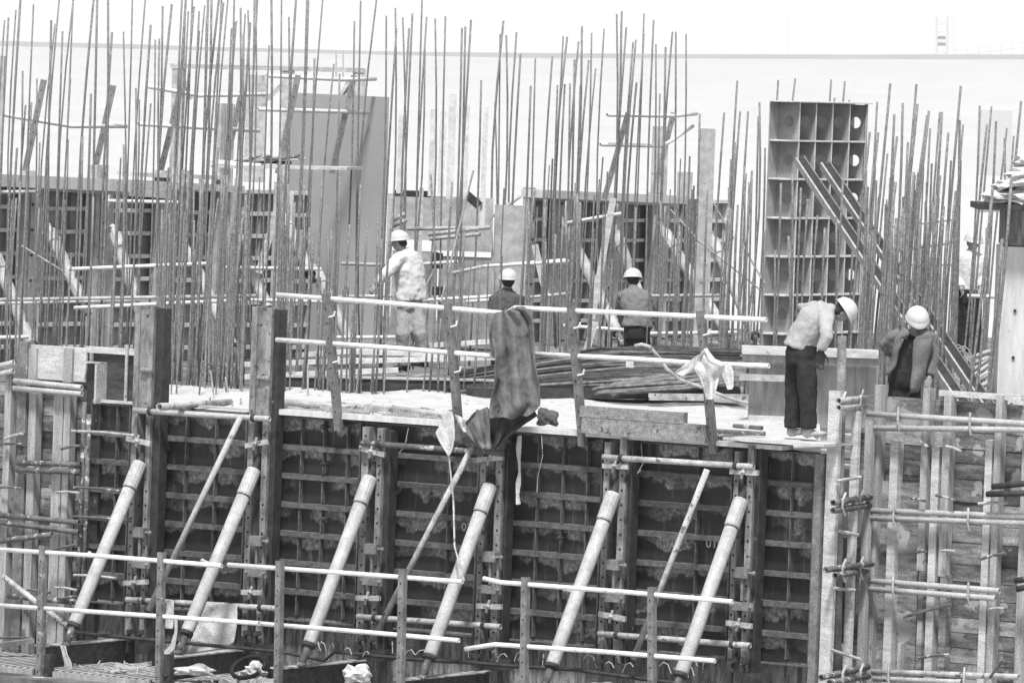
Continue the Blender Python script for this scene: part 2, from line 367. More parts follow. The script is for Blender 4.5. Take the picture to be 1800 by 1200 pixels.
# soldiers
sol = [(231,240,256,264,281,538,1128),(436,446,461,471,484,540,1130),(637,649,663,673,687,752,1140),(846,856,873,885,894,775,1155),(1063,1073,1090,1102,1113,770,1165),(1292,1300,1315,1326,1338,782,1180)]
for i, (l0, l1, r0, rm, r1, yt, yb) in enumerate(sol):
    a0, a1, b0, bm, b1 = [sx(x, 900, .2) for x in (l0, l1, r0, rm, r1)]
    ztop = FW.sz((r0+r1)/2, yt, .2)[1]; zbot = FW.sz(r0, yb, .2)[1]
    zl = min(ztop, -.02) if i > 1 else ztop
    t = thing('soldier_post', 'twin-channel upright soldier, %s of six on the front wall%s' % (ORD[i] if i < 5 else 'rightmost', ', rising above the slab' if i < 2 else ''), 'steel upright', FW.pt((a0+b1)/2, .2, zbot), 'twin-channel uprights on the front wall')
    q = M(); q.fbox(FW, a0, a1, .095, .25, zbot, zl); q.build('channel', m_chan, t)
    q = M(); q.fbox(FW, b0, bm-.002, .095, .25, zbot, ztop); q.build('channel', m_chan, t)
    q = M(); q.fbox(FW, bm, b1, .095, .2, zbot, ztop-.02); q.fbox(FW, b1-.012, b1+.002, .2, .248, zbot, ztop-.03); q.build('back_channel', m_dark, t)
    if i < 2:
        zz = -.05
        q = M(); q.fbox(FW, a1+.002, b0-.002, .1, .235, zz, ztop-.05); q.build('infill_channel', m_chan, t)
        q = M(); c = FW.pt((a1+b0)/2-.02, .26, .42); q.tube([c, c+U1*.16], .03, 8); q.build('cross_pin', m_chan, t)
        for k in range(3):
            q = M(); q.fbox(FW, b1-.05+k*.0, b1-.03, .2, .21, .1+.3*k, .14+.3*k); q.build('bolt', m_dark, t)
    z = zbot+.12
    while z < (-.1 if i > 1 else -.9):
        for c in ((a0+a1)/2, (b0+bm)/2):
            p = FW.pt(c, .2505, z); hl = M(); hl.tube([p, p+N1*.002], .014, 8); hl.build('bolt_hole', m_hole, t)
        z += .16
    # jack bracket
    yy = [935, 950, 964, 978, 992, 1006][i]
    p = FW.at((l1+r0)/2-2, yy, .3)
    q = M(); q.beam(p-U1*.08, p+U1*.08, .11, .09, UP); q.tube([p+U1*.08, p+U1*.14], .018, 6); q.ball(p+U1*.14, .028, .028, .02, U1)
    q.tube([p-UP*.05, p-UP*.3], .018, 6); q.build('jack_bracket', m_post, t)
    p2 = p-UP*.36; q = M(); q.beam(p2-U1*.15, p2+U1*.15, .09, .03, UP); q.ball(p2-U1*.12+N1*.02, .02, .02, .02); q.ball(p2+U1*.12+N1*.02, .02, .02, .02); q.build('splice_plate', m_post, t)
    # foot clamp
    p = FW.at(l0+6, yb-12, .32); q = M()
    for k in (-.1, 0.05):
        q.beam(p+U1*k, p+U1*k-UP*.2, .05, .05); q.beam(p+U1*k+UP*.02, p+U1*(k+.06)+UP*.05, .05, .06)
    q.beam(p-U1*.16-UP*.06, p-U1*.05-UP*.06, .04, .04); q.beam(p-UP*.15+U1*.05, p+U1*.36-UP*.12, .12, .05, UP); q.build('foot_clamp', m_dark, t)
# tie clamps with wing nuts
clamps = [(223,770,265,780,0),(432,783,470,776,1),(632,787,677,799,2),(840,808,885,804,3),(1060,818,1105,820,4),(1284,828,1333,831,5),
          (217,1024,260,1022,0),(425,1040,460,1041,1),(626,1050,668,1051,2),(838,1064,882,1066,3),(1053,1078,1100,1088,4),(1277,1094,1322,1100,5)]
for k, (x0, y0, x1, y1, i) in enumerate(clamps):
    p0, p1 = FW.at(x0, y0, .3), FW.at(x1, y1, .3); t = thing('tie_clamp', '%s tie clamp plate on the %s soldier of the front wall' % ('upper' if k < 6 else 'lower', ORD[i] if i < 5 else 'rightmost'), 'tie clamp', p0-UP*.03, 'tie clamps across the soldiers')
    q = M(); q.beam(p0, p1, .055, .04, UP); q.build('plate', m_pipem, t)
    c = (p0+p1)/2+N1*.03; q = M(); q.tube([c-N1*.1, c+N1*.07], .014, 6); q.ball(c, .028, .028, .028); q.tube([c+UP*.07+U1*.02, c-UP*.07-U1*.02], .016, 6); q.build('wing_nut', m_pipem, t)
# ---------------- rakers (push-pull struts) ----------------
def raker(p0, p1, r, mt, label, group, pin=True, n=14, dark=m_dark):
    """p0 head, p1 foot"""
    d = (p1-p0); L = d.length; d.normalize()
    t = thing('raker_strut', label, 'strut', p1, group)
    q = M(); q.tube([p0, p0+d*L*.16], [r*.5, r*.62], n); q.ball(p0, r*.62, r*.62, r*.62); q.build('upper_screw', dark, t, True)
    q = M(); q.tube([p0+d*L*.06, p0+d*L*.07, p0+d*L*.19, p0+d*L*.195], [r*.98, r*1.12, r*1.12, r*1.0], n); q.build('collar', mt, t)
    q = M(); q.tube([p0+d*L*.15, p0+d*L*.5, p0+d*L*.885, p0+d*L*.9], [r, r, r, r*.8], n); q.build('tube', mt, t, True)
    q = M(); q.tube([p0+d*L*.895, p0+d*L*.91], [r*1.02, r*1.02], n); q.build('band', m_dark, t); q = M(); q.tube([p0+d*L*.195, p0+d*L*.2], [r*1.03, r*1.03], n); q.build('band', m_dark, t)
    q = M(); q.tube([p0+d*L*.9, p1], r*.55, 10); q.ball(p1, r*.7, r*.7, r*.5); q.build('lower_screw', m_piped, t, True)
    if pin:
        c = p0+d*L*.55; q = M(); q.tube([c, c-U1*.17+UP*.03], .016, 6); q.ball(c-U1*.17+UP*.03, .026, .026, .026); q.build('pin', m_pipew, t)
    return t
rk = [(254,793,116,1132),(455,805,314,1146),(658,818,530,1168),(869,832,742,1190),(1086,846,957,1206),(1310,856,1184,1222)]
rl = ['leftmost pale raker strut, beside the timber wall', 'second pale raker strut from left, passing in front of the hanging sheet', 'third pale raker strut from left, at the middle left of the wall', 'fourth pale raker strut from left, with a thin cord hanging beside it', 'fifth pale raker strut from left, right of the white ribbon', 'rightmost pale raker strut, next to the painted 01']
for (x0, y0, x1, y1), l in zip(rk, rl):
    raker(FW.at(x0, y0, .22), FW.at(x1, y1, 1.5), .076, m_pipew, l, 'large raker struts bracing the front wall')
# I-beams at the feet
ib = [(237,1124,70,1142),(437,1140,290,1158),(645,1154,485,1174),(860,1169,700,1190),(1072,1184,925,1207),(1300,1199,1150,1222)]
for i, (x0, y0, x1, y1) in enumerate(ib):
    p0, p1 = FW.at(x0, y0, .1), FW.at(x1, y1, 1.85); p0.z = p1.z = -2.64
    t = thing('base_beam', 'dark I-beam under the foot of the %s raker strut' % (ORD[i] if i < 5 else 'rightmost'), 'steel beam', p0-UP*.3, 'I-beams under the raker feet')
    q = M(); q.beam(p0, p1, .16, .015, U1); q.build('top_flange', m_pipem, t)
    q = M(); q.beam(p0-UP*.15, p1-UP*.15, .27, .014, UP); q.build('web', m_rib, t)
    q = M(); q.beam(p0-UP*.3, p1-UP*.3, .16, .015, U1); q.build('bottom_flange', m_dark, t)
# thin diagonal poles
for i, (x0, y0, x1, y1, a, b) in enumerate([(424,730,261,1072,.36,.6),(829,787,664,1108,.36,.6),(1243,825,1113,1158,.36,.6)]):
    q = M(); q.tube([FW.at(x0, y0, a), FW.at(x1, y1, b)], .034, 10, True)
    one(q, 'scaffold_pole', m_pipem if i else m_pipew, 'thin diagonal pole %s' % ['leaning across the panel left of the second raker', 'leaning below the grey tarp', 'leaning right of centre past the chalk characters'][i], 'pole', 'thin diagonal poles on the front wall', True)
# horizontal tubes on the wall
hz = [(235,721,474,736,m_pipew,'pale level tube across the slab edge at the left'),(636,778,884,797,m_piped,'rusty level tube below the tarp'),(1060,803,1325,820,m_pipem,'spotted level tube under the timber toe board'),
      (222,1053,490,1069,m_pipem,'level tube carrying the hanging sheet low on the wall'),(628,1083,880,1101,m_pipem,'low level tube between third and fourth soldiers'),(1052,1113,1319,1134,m_pipem,'low level tube between fifth and sixth soldiers')]
for x0, y0, x1, y1, mt, l in hz:
    t = thing('scaffold_tube', l, 'tube', FW.at(x0, y0, .32), 'level tubes clamped to the front wall')
    q = M(); q.tube([FW.at(x0, y0, .32), FW.at(x1, y1, .32)], .033, 10, True); q.build('tube', mt, t, True)
    for k in (.12, .88):
        c = FW.at(x0+(x1-x0)*k, y0+(y1-y0)*k, .32); q = M(); q.ball(c, .05, .05, .035, U1); q.beam(c-N1*.07, c+N1*.05, .03, .03); q.build('coupler', m_dark, t)
# ---------------- timber walls ----------------
def planks(fr, x0, y0, x1, y1, t, name, mt, label, h=.19, cat='timber wall'):
    a, z1 = fr.sz(x0, y0, t); b, _ = fr.sz(x1, y0, t); z0 = fr.sz(x0, y1, t)[1]
    q = M(); z = z1
    while z > z0:
        hh = h*random.uniform(.75, 1.25); s = a
        while s < b:
            e_ = min(b, s+random.uniform(.5, 1.3)); q.fbox(fr, s+.002, e_-.002, t-.03, t+random.uniform(0, .02), z-hh+.008, z); s = e_
        z -= hh
    q.fbox(fr, a, b, t-.05, t-.035, z0, z1-.01)
    return one(q, name, mt, label, cat)
def stud(fr, x0, x1, y0, y1, t, label, w=.05, mt=None, name='timber_stud', grp=None, cat='timber'):
    xm = (x0+x1)/2; a = fr.sz(x0, (y0+y1)/2, t)[0]; b = fr.sz(x1, (y0+y1)/2, t)[0]; z1 = fr.sz(xm, y0, t)[1]; z0 = fr.sz(xm, y1, t)[1]
    q = M(); q.fbox(fr, a, b, t-w, t, z0, z1); return one(q, name, mt or m_wood, label, cat, grp)
LG = 'timber studs of the left-hand wall'; RG = 'timber studs of the right-hand wall'
planks(FW, -20, 640, 163, 1180, -.1, 'plank_wall', m_plank, 'left-hand wall of dirty horizontal planks behind the studs', .17)
stud(FW, 48, 151, 608, 668, .06, 'pale wide board at the top of the left timber wall', .03, m_board, 'wide_board')
stud(FW, 163, 238, 622, 706, .0, 'dark plywood sheet between the left H-post and first soldier', .03, m_ply_gapshade, 'plywood_sheet')
stud(FW, 150, 238, 611, 622, .05, 'pale capping board on the dark plywood sheet', .08, m_board, 'capping_board')
stud(FW, 219, 223, 605, 708, .08, 'thin upright lath in front of the dark plywood sheet', .02, m_pipem, 'lath')
for k, (x0, x1, y0, y1) in enumerate([(50,63,612,672),(111,126,612,672),(44,57,690,1160),(88,104,692,1150),(106,117,692,1150),(22,38,800,1160),(2,13,640,1165),(31,46,600,760)]):
    stud(FW, x0, x1, y0, y1, .1+.004*k, 'upright stud of the left timber wall, %s' % ['short one left on the pale board', 'short one right on the pale board', 'long, left under the pale tubes', 'long, middle under the pale tubes', 'long, right under the pale tubes', 'lower dark one near the left edge', 'at the very left edge', 'leaning at the upper left corner'][k], .12, m_wood if k not in (5, 7) else m_post, grp=LG)
t = thing('flanged_post', 'dark H-section post with two pipes between the left timber wall and the steel panels', 'post', FW.at(160, 1125, .2))
a, z1 = FW.sz(146, 638, .15); b = FW.sz(175, 638, .15)[0]; zb2 = FW.sz(150, 1140, .15)[1]
q = M(); q.fbox(FW, a, b-.03, .0, .06, zb2, z1); q.build('web', m_dark, t)
q = M(); q.fbox(FW, b-.028, b, .0, .2, z1-.45, z1); q.fbox(FW, a, b, .0, .16, z1+.003, z1+.018); q.build('flange', m_pipem, t)
for dx in (.03, .1):
    q = M(); q.tube([FW.pt(a+dx, .14, zb2), FW.pt(a+dx, .14, z1-.38-dx*2)], .028, 8); q.build('pipe', m_piped, t, True)
def pair(fr, seg, t, mt, label, grp, bend=0):
    for j, (x0, y0, x1, y1) in enumerate(seg):
        q = M(); q.tube([fr.at(x0, y0, t), fr.at((x0+x1)/2, (y0+y1)/2+bend, t), fr.at(x1, y1, t)], .033, 10, True)
        one(q, 'scaffold_tube', mt, label % ('upper', 'lower')[j] if len(seg) > 1 else label, 'tube', grp, True)
LT = 'horizontal tubes on the left timber wall'
pair(FW, [(25,669,144,681),(24,682,144,692)], .2, m_pipew, '%s pale tube of the pair under the pale board', LT)
pair(FW, [(30,813,142,816),(30,826,142,829)], .2, m_piped, '%s rusty tube of the pair halfway up the left wall', LT)
pair(FW, [(-10,904,139,918),(-10,916,139,935)], .22, m_piped, '%s rusty tube of the lower left pair', LT)
pair(FW, [(15,1047,137,1058)], .22, m_piped, 'rusty tube low on the left timber wall', LT)
pair(FW, [(-10,952,92,939)], .5, m_piped, 'dark tube poking out at the left edge', LT)
pair(FW, [(-10,645,24,637),(-10,660,24,652)], .2, m_pipem, '%s short tube end at the upper left edge', LT)
pair(FW, [(5,1012,118,1100)], .45, m_pipem, 'slanting brace tube low at the left edge', LT)
rods = [(FW,126,757,236,765,.25),(FW,130,856,212,863,.25),(FW,107,789,140,783,.25),(FW,100,865,140,866,.2),(FW,130,907,232,916,.2),(FW,90,968,135,957,.3),(FW,98,1032,135,1037,.3),(FW,48,1036,88,1041,.3),(FW,110,1052,135,1048,.3),(FW,130,1010,205,1016,.25),(FW,8,780,40,781,.2),(FW,0,856,38,858,.2),(FW,8,771,40,762,.2),(FW,0,1120,60,1122,.2),
        (KW,1617,776,1632,787,.2),(KW,1663,784,1690,793,.2),(KW,1645,870,1678,879,.25),(KW,1602,876,1626,880,.25),(KW,1720,885,1770,884,.25),(KW,1587,1085,1671,1062,.3),(KW,1612,970,1628,969,.2),(KW,1656,968,1678,969,.2),(KW,1724,982,1768,972,.25),(KW,1615,1156,1670,1150,.25),(KW,1740,1070,1770,1070,.25),(KW,1740,1190,1764,1160,.3)]
for k, (fr, x0, y0, x1, y1, tt) in enumerate(rods):
    q = M(); p0, p1 = fr.at(x0, y0, tt), fr.at(x1, y1, tt+.05); q.tube([p0, (p0+p1)/2+UP*.01, p1], .017, 6)
    one(q, 'tie_rod', m_piped if k % 3 else m_pipem, 'short rough tie rod sticking out of the %s timber wall' % ('left' if fr is FW else 'right'), 'tie rod', 'tie rods of the %s timber wall' % ('left' if fr is FW else 'right'))
# right-hand timber wall
planks(KW, 1522, 694, 1840, 1240, -.06, 'plank_wall', m_plank, 'right-hand wall of stained horizontal planks behind the pale studs', .2)
for k, (x0, x1, y0, y1) in enumerate([(1528,1540,676,1240),(1557,1571,774,1240),(1617,1629,682,1003),(1630,1643,784,1240),(1654,1667,694,1013),(1612,1621,1003,1180),(1724,1736,772,1240),(1741,1752,694,1240),(1790,1803,706,1240),(1650,1662,1010,1180),(1576,1582,1130,1240)]):
    stud(KW, x0, x1, y0, y1, .09+.006*(k % 3), 'upright stud of the right timber wall, %s' % ['against the corner', 'wide pale one next to the corner stud', 'under the standing worker on the right', 'pale one starting below the upper tubes, centre', 'short one below the worker\'s hand', 'dark lower one left of centre', 'pale one under the upper tubes, right part', 'long one behind it to the right', 'at the right edge', 'dark lower one right of centre', 'thin lowest one'][k], .12, m_board if k in (1, 3, 6) else (m_wood if k not in (5, 9) else m_plank), grp=RG)
stud(KW, 1650, 1795, 690, 700, .05, 'pale top board of the right timber wall', .06, m_board, 'top_board')
RT = 'horizontal tubes on the right timber wall'
pair(KW, [(1524,727,1815,745),(1529,752,1815,755)], .22, m_pipew, '%s tube of the upper pale pair on the right wall', RT)
pair(KW, [(1529,897,1815,908),(1529,910,1815,919)], .22, m_pipew, '%s tube of the middle pair on the right wall', RT)
pair(KW, [(1524,1020,1757,1038),(1524,1034,1750,1051)], .22, m_pipew, '%s tube of the lower pale pair on the right wall', RT)
pair(KW, [(1533,1180,1791,1189),(1536,1192,1690,1198)], .22, m_pipem, '%s tube of the bottom pair on the right wall', RT)
pair(KW, [(1745,855,1815,848),(1735,868,1815,866)], .34, m_dark, '%s dark tube poking in at the right edge', RT)
pair(KW, [(1785,1020,1815,1016),(1788,1035,1815,1029)], .34, m_dark, '%s dark tube stub low at the right edge', RT)
for (x, y) in ((1580,735),(1706,745),(1572,905),(1703,912),(1571,1030),(1703,1043),(1563,1186),(1696,1192)):
    q = M(); c = KW.at(x, y, .27); q.tube([c+UP*.12-U1*.01, c+UP*.05+N1*.02, c-UP*.05+N1*.02, c-UP*.12+U1*.01], .014, 6); one(q, 'wire_clip', m_pipem, 'hooked clip round a pair of tubes on the right timber wall', 'clip', 'clips on the right-wall tubes')
# return face at the corner
CF = Frame(FW.pt(s1, 0, 0), -N1, U1)  # faces right... corner return runs back from the steel wall
for k, (x0, x1, y0, y1, tt, mt) in enumerate([(1447,1467,686,1240,.05,m_board),(1488,1500,722,1240,-.25,m_board),(1512,1525,738,1240,-.6,m_wood),(1499,1512,760,1240,-.7,m_plank)]):
    stud(FW, x0, x1, y0, y1, tt, ['wide pale board standing at the corner of the steel wall', 'pale stud just right of the bark-covered pole', 'stud closing the corner against the right timber wall', 'dark plank in the corner recess'][k], .06, mt, 'corner_board', 'boards at the right-hand corner')
q = M(); q.tube([FW.at(1468, 1240, -.1), FW.at(1474, 900, -.1), FW.at(1480, 590, -.1)], [.06, .056, .05], 9)
one(q, 'bark_pole', m_post, 'rough bark-covered pole standing at the corner beside the bending worker', 'pole', None, True)
q = M(); q.fbox(FW, s1-.02, s1+.07, -.2, .09, -2.9, -.0); one(q, 'corner_post', m_post, 'grey steel post closing the right end of the steel formwork', 'post')
q = M(); q.fbox(FW, s1+.08, s1+.75, -1.0, -.86, -3, -.3); one(q, 'back_planking', m_plank, 'dark planking inside the corner recess', 'planking')
CG = 'short tube pairs wrapping the right-hand corner'
for k, (sg, mt) in enumerate([([(1474,704,1520,700),(1474,716,1520,713)], m_pipem), ([(1464,883,1530,873),(1464,897,1528,888)], m_piped), ([(1451,1001,1534,990),(1468,1011,1522,1003)], m_piped), ([(1443,1190,1526,1171),(1458,1199,1526,1188)], m_piped)]):
    for j, (x0, y0, x1, y1) in enumerate(sg):
        q = M(); q.tube([FW.at(x0, y0, .3), FW.at(x1, y1, -.62)], .034, 10, True)
        one(q, 'scaffold_tube', mt, '%s tube of the %s pair at the corner' % (('upper', 'lower')[j], ('topmost', 'second', 'third', 'lowest')[k]), 'tube', CG, True)
    for x in (1486, 1517):
        q = M(); c = FW.at(x, (sg[0][1]+sg[1][3])/2+ (0 if x < 1500 else -4), .1 if x < 1500 else -.45); q.tube([c+UP*.12, c+UP*.04+N1*.06, c-UP*.04+N1*.06, c-UP*.12], .014, 6); one(q, 'wire_clip', m_pipem, 'hooked clip on the short corner tubes', 'clip', 'clips on the corner tubes')
for k, (x0, y0, x1, y1) in enumerate([(1470,845,1513,838),(1470,932,1508,940),(1466,1033,1502,1037),(1460,1141,1512,1158)]):
    q = M(); q.tube([FW.at(x0, y0, .1), FW.at(x1, y1, -.2)], .02, 6); one(q, 'tie_rod', m_pipem, 'short tie rod crossing the corner boards', 'tie rod', 'tie rods at the corner')
# ---------------- guardrails ----------------
def rail(pts, r, label, grp, mt=None, name='guard_rail'):
    q = M(); q.tube(pts, r, 9, True); return one(q, name, mt or m_rail, label, 'rail', grp, True)
def flatpost(p0, p1, w, label, grp, mt=m_post, hook=None, side=U1, name='guard_post'):
    """angle-section post p0 top, p1 bottom with bolts"""
    t = thing(name, label, 'guardrail post', p1, grp)
    q = M(); q.beam(p0, p1, w, .012, side)
    dn = side.cross((p1-p0).normalized()).normalized()
    if dn.y < 0: dn = -dn
    q.beam(p0+side*w*.5+dn*.035, p1+side*w*.5+dn*.035, .07, .01, dn); q.build('angle', mt, t)
    d = (p1-p0)
    for k in range(1, 9):
        c = p0+d*(k/9.3); h = M(); h.tube([c-dn*.007, c-dn*.011], .009, 6); h.build('bolt_hole', m_hole, t)
    return t
GF = 'posts of the foreground guardrail'
gp = [(73,958,66,1215),(281,970,276,1225),(489,985,485,1230),(705,999,700,1240),(921,1014,917,1245),(1143,1031,1143,1250)]
for i, (x0, y0, x1, y1) in enumerate(gp):
    tt = 2.0; p0 = FW.at(x0, y0, tt); p1 = FW.at(x1, y1, tt)
    flatpost(p0, p1, .066, 'perforated foreground guardrail post, %s of six' % (ORD[i] if i < 5 else 'rightmost'), GF)
    if i < 2:
        q = M(); c = FW.at(x1+20, 1178, tt-.03); q.beam(c+UP*.18, c-UP*.2, .085, .08, U1); q.ball(c-UP*.05+N1*.05, .025, .025, .02, N1); one(q, 'post_block', m_dark, 'dark timber block bolted beside the %s foreground post' % ORD[i], 'block', 'blocks at the foreground posts')
rt = 1.96
for pts, l in [([(-20,964),(180,977),(390,994)],'upper foreground rail, left length'),([(401,992),(600,1006),(813,1022)],'upper foreground rail, middle length'),([(850,1016),(880,1023),(1100,1040),(1288,1057)],'upper foreground rail, right length'),
               ([(-20,1062),(270,1082),(455,1095)],'lower foreground rail, left length'),([(440,1094),(650,1111),(807,1125)],'lower foreground rail, middle length'),([(818,1140),(870,1132),(1050,1144),(1257,1161)],'lower foreground rail, right length with a bent end')]:
    rail([FW.at(x, y, rt-(.06 if 'middle' in l else 0)) for x, y in pts], .026, l, 'rails of the foreground guardrail')
GS = 'leaning posts along the slab edge'
for i, (x0, y0, x1, y1) in enumerate([(570,516,593,757),(785,533,805,775),(1001,534,1022,784),(1228,546,1252,797)]):
    p0 = FW.at(x0, y0, .55); p1 = FW.at(x1, y1, .22)
    t = flatpost(p0, p1, .075, 'leaning guardrail post on the slab edge, %s of four' % ['leftmost', 'second from left', 'third from left', 'rightmost'][i], GS)
    q = M(); a = FW.at(x1, y1-2, .2); b = FW.at(x1+52, y1-20, .02); c = FW.at(x1, y1-32, .02); q.beam(a, b, .012, .05, UP); q.hexa([a, b, c, c-U1*.01], [a+UP*.008, b+UP*.008, c+UP*.008, c-U1*.01+UP*.008]); q.build('bracket', m_dark, t)
    for f in (.17, .5):
        c = p0+(p1-p0)*f; q = M(); q.tube([c+U1*.03, c+U1*.1+UP*.02, c+U1*.11+UP*.07], .012, 6); q.build('hook', m_rail, t)
for pts, l in [([(487,518),(700,534),(882,550)],'upper slab-edge rail, left length'),([(893,548),(905,541),(1120,551),(1347,562)],'upper slab-edge rail, right length'),
               ([(486,597),(700,612),(868,626)],'middle slab-edge rail, left length'),([(936,622),(1100,630),(1240,639),(1352,643)],'middle slab-edge rail, right length')]:
    rail([FW.at(x, y, .47 if y < 570 else .4) for x, y in pts], .028, l, 'rails along the slab edge')
# ---------------- slab edge boards ----------------
a, z = FW.sz(490, 727, .0)
def eboard(x0, x1, y, t0, t1, th, label, mt=m_board, name='edge_board', dz=0):
    a = sx(x0, y, t1); b = sx(x1, y, t1); q = M(); z = dz; n = 8
    q.fbox(FW, a, b, t0, t1, z, z+th); return one(q, name, mt, label, 'board')
eboard(486, 800, 740, -.02, .2, .06, 'pale edge board left of the grey tarp', m_white, dz=.022)
eboard(905, 1375, 770, -.02, .22, .05, 'pale edge board right of the grey tarp', m_white, dz=.022)
q = M(); q.fbox(FW, sx(283), sx(486), -.08, .02, .026, .05); one(q, 'edge_board', m_board, 'thin edge strip between the two tall soldiers', 'board')
q = M(); q.fbox(FW, sx(166), sx(238), -.2, .1, .01, .04); one(q, 'edge_board', m_board, 'short edge strip under the dark plywood sheet', 'board')
pass
t = thing('toe_board', 'two long timbers standing on the slab edge between leaning posts', 'timber', FW.at(1130, 765, .3))
q = M(); q.beam(FW.at(1024, 744, .3), FW.at(1242, 763, .3), .2, .04, UP); q.build('lower_plank', m_toe, t)
q = M(); q.beam(FW.at(1023, 722, .28), FW.at(1205, 735, .28), .12, .09, UP); q.build('upper_beam', m_toe, t)
q = M(); q.fbox(FW, sx(1250,775,.6), sx(1446,775,.4), -.25, .36, .1, .13); one(q, 'work_platform', m_board, 'thin board platform the bending worker stands on', 'platform')
for i, (x0, y0, x1, y1, zr) in enumerate([(1255,757,1345,762,.07),(1290,748,1340,752,.09),(1262,765,1330,768,.08)]):
    q = M(); q.tube([Z(x0, y0, zr), Z(x1, y1, zr)], .025, 7); one(q, 'loose_bar', m_piped, 'short loose bar lying by the platform', 'bar', 'loose bars by the platform')
# loose pipes and litter along the slab edge
for i, (x0, y0, x1, y1) in enumerate([(494,707,625,717),(575,712,700,719),(690,719,800,731),(280,715,405,706),(455,713,575,728)]):
    q = M(); q.tube([Z(x0, y0, .06), Z(x1, y1, .06)], [.045, .035], 9, True); one(q, 'loose_pipe', m_pipew if i < 3 else m_pipem, 'pale loose pipe lying on the slab near its front edge', 'pipe', 'loose pipes on the slab edge', True)
q = M()
for i in range(60):
    x = random.uniform(560, 800); y = 722+(x-560)*.07+random.uniform(-8, 10); p = Z(x, y-6, .05); a = random.uniform(0, 3.1)
    q.beam(p, p+V((math.cos(a), math.sin(a)*.6, random.uniform(-.02, .08)))*random.uniform(.08, .35), random.uniform(.02, .06), .012)
one(q, 'wood_scraps', m_wood, 'scattered splinters and scraps along the slab edge', 'debris', kind='stuff')
# ---------------- cloths ----------------
def cloth(name, rows, fr, t, mt, label, cat, amp=.03, nx=14, folds=3, th=.008, seed=1, parent=None):
    """rows: list of (xl, yl, xr, yr); each a pixel line across the cloth, top to bottom"""
    rnd = random.Random(seed); ph = [rnd.uniform(0, 6) for _ in range(6)]; q = M(); R_ = []
    sub = 4
    for k in range(len(rows)-1):
        for s_ in range(sub): f = s_/sub; R_.append([rows[k][i]*(1-f)+rows[k+1][i]*f for i in range(4)])
    R_.append(rows[-1])
    for j, (xl, yl, xr, yr) in enumerate(R_):
        for i in range(nx+1):
            f = i/nx; x = xl+(xr-xl)*f; y = yl+(yr-yl)*f; v = j/len(R_)
            o = amp*(math.sin(f*folds*6.28+ph[0]+v*2)*(.35+v)+.5*math.sin(f*folds*13+ph[1]-v*5)+.6*math.sin(v*9+f*4+ph[2]))
            q.v.append(fr.at(x, y, t+o))
    for j in range(len(R_)-1):
        for i in range(nx): a = j*(nx+1)+i; q.f.append((a, a+1, a+nx+2, a+nx+1))
    o = one(q, name, mt, label, cat, smooth=True)
    tx = bpy.data.textures.get('creases') or bpy.data.textures.new('creases', 'CLOUDS'); tx.noise_scale = .4; tx.noise_depth = 2; tx.noise_type = 'HARD_NOISE'
    md = o.modifiers.new('sub', 'SUBSURF'); md.levels = md.render_levels = 2
    md = o.modifiers.new('creases', 'DISPLACE'); md.texture = tx; md.strength = min(.06, amp*1.2); md.mid_level = .5; md.texture_coords = 'LOCAL'
    md = o.modifiers.new('thick', 'SOLIDIFY'); md.thickness = th; return o
cloth('tarpaulin', [(876,550,908,541),(870,570,926,542),(866,600,941,560),(868,635,942,600),(866,670,945,650),(862,700,950,690),(860,720,952,715),(861,735,930,732)], FW, .56, m_tarp, 'large grey canvas tarpaulin hanging over the slab-edge rails', 'tarpaulin', .055, 26, 1.8)
cloth('tarpaulin_flap', [(858,551,880,553),(858,575,877,573),(860,600,872,600),(864,625,868,625)], FW, .5, m_tarp, 'narrow folded flap at the left of the hanging tarpaulin', 'cloth', .02, 5, 1)
cloth('dark_canvas', [(842,720,940,722),(852,735,945,730),(858,755,920,748),(862,775,895,768),(866,787,878,784)], FW, .48, m_tarpd, 'dark bundled canvas under the hanging tarpaulin', 'cloth', .04, 12, 2)
cloth('crumpled_canvas', [(833,722,858,716),(815,742,862,735),(822,762,864,760),(832,778,864,782),(848,788,860,790)], FW, .5, m_tarp, 'crumpled grey canvas bundle left under the tarpaulin', 'cloth', .035, 10, 2, seed=3)
cloth('crumpled_canvas', [(800,728,822,738),(806,745,825,755),(815,758,832,768)], FW, .42, m_rag, 'pale crumpled cloth behind the second slab-edge post', 'cloth', .02, 6, 2, seed=5)
cloth('leather_pad', [(784,719,795,725),(778,730,799,735),(776,745,799,748),(766,760,800,757),(772,775,800,772),(781,790,797,788),(787,802,791,801)], FW, .5, m_rag, 'pale leaf-shaped cloth pad hanging by the second slab-edge post', 'cloth', .012, 8, 1, seed=2)
q = M(); q.tube([FW.at(789, 800, .5), FW.at(797, 880, .5), FW.at(799, 960, .9), FW.at(806, 985, 1.1), FW.at(816, 1020, 1.3)], .011, 5); one(q, 'cord', m_pipem, 'thin cord hanging from the leaf-shaped pad to the fourth raker', 'cord')
cloth('ribbon', [(911,766,917,764),(908,785,916,785),(910,810,914,810),(911,830,916,832),(906,848,916,850),(907,870,913,870),(907,887,916,886)], FW, .26, m_rag, 'narrow white ribbon hanging from the edge board', 'ribbon', .008, 3, .5)
cloth('white_rag', [(1233,618,1243,612),(1222,634,1262,634),(1222,650,1284,640),(1230,664,1266,660),(1236,680,1262,682),(1240,702,1256,703)], FW, .6, m_rag, 'white rag draped over the rightmost slab-edge post', 'rag', .03, 10, 1.5, seed=4)
cloth('white_rag', [(1228,622,1232,630),(1205,640,1226,646),(1184,655,1200,662)], FW, .5, m_rag, 'narrow tail of white cloth stretched left of the rag', 'rag', .008, 4, 1, seed=4)
cloth('white_rag', [(1262,634,1284,638),(1268,652,1290,655),(1275,672,1290,678),(1280,685,1289,684)], FW, .58, m_rag, 'right-hand hanging tongue of white cloth on the middle rail', 'rag', .012, 5, 1, seed=6)
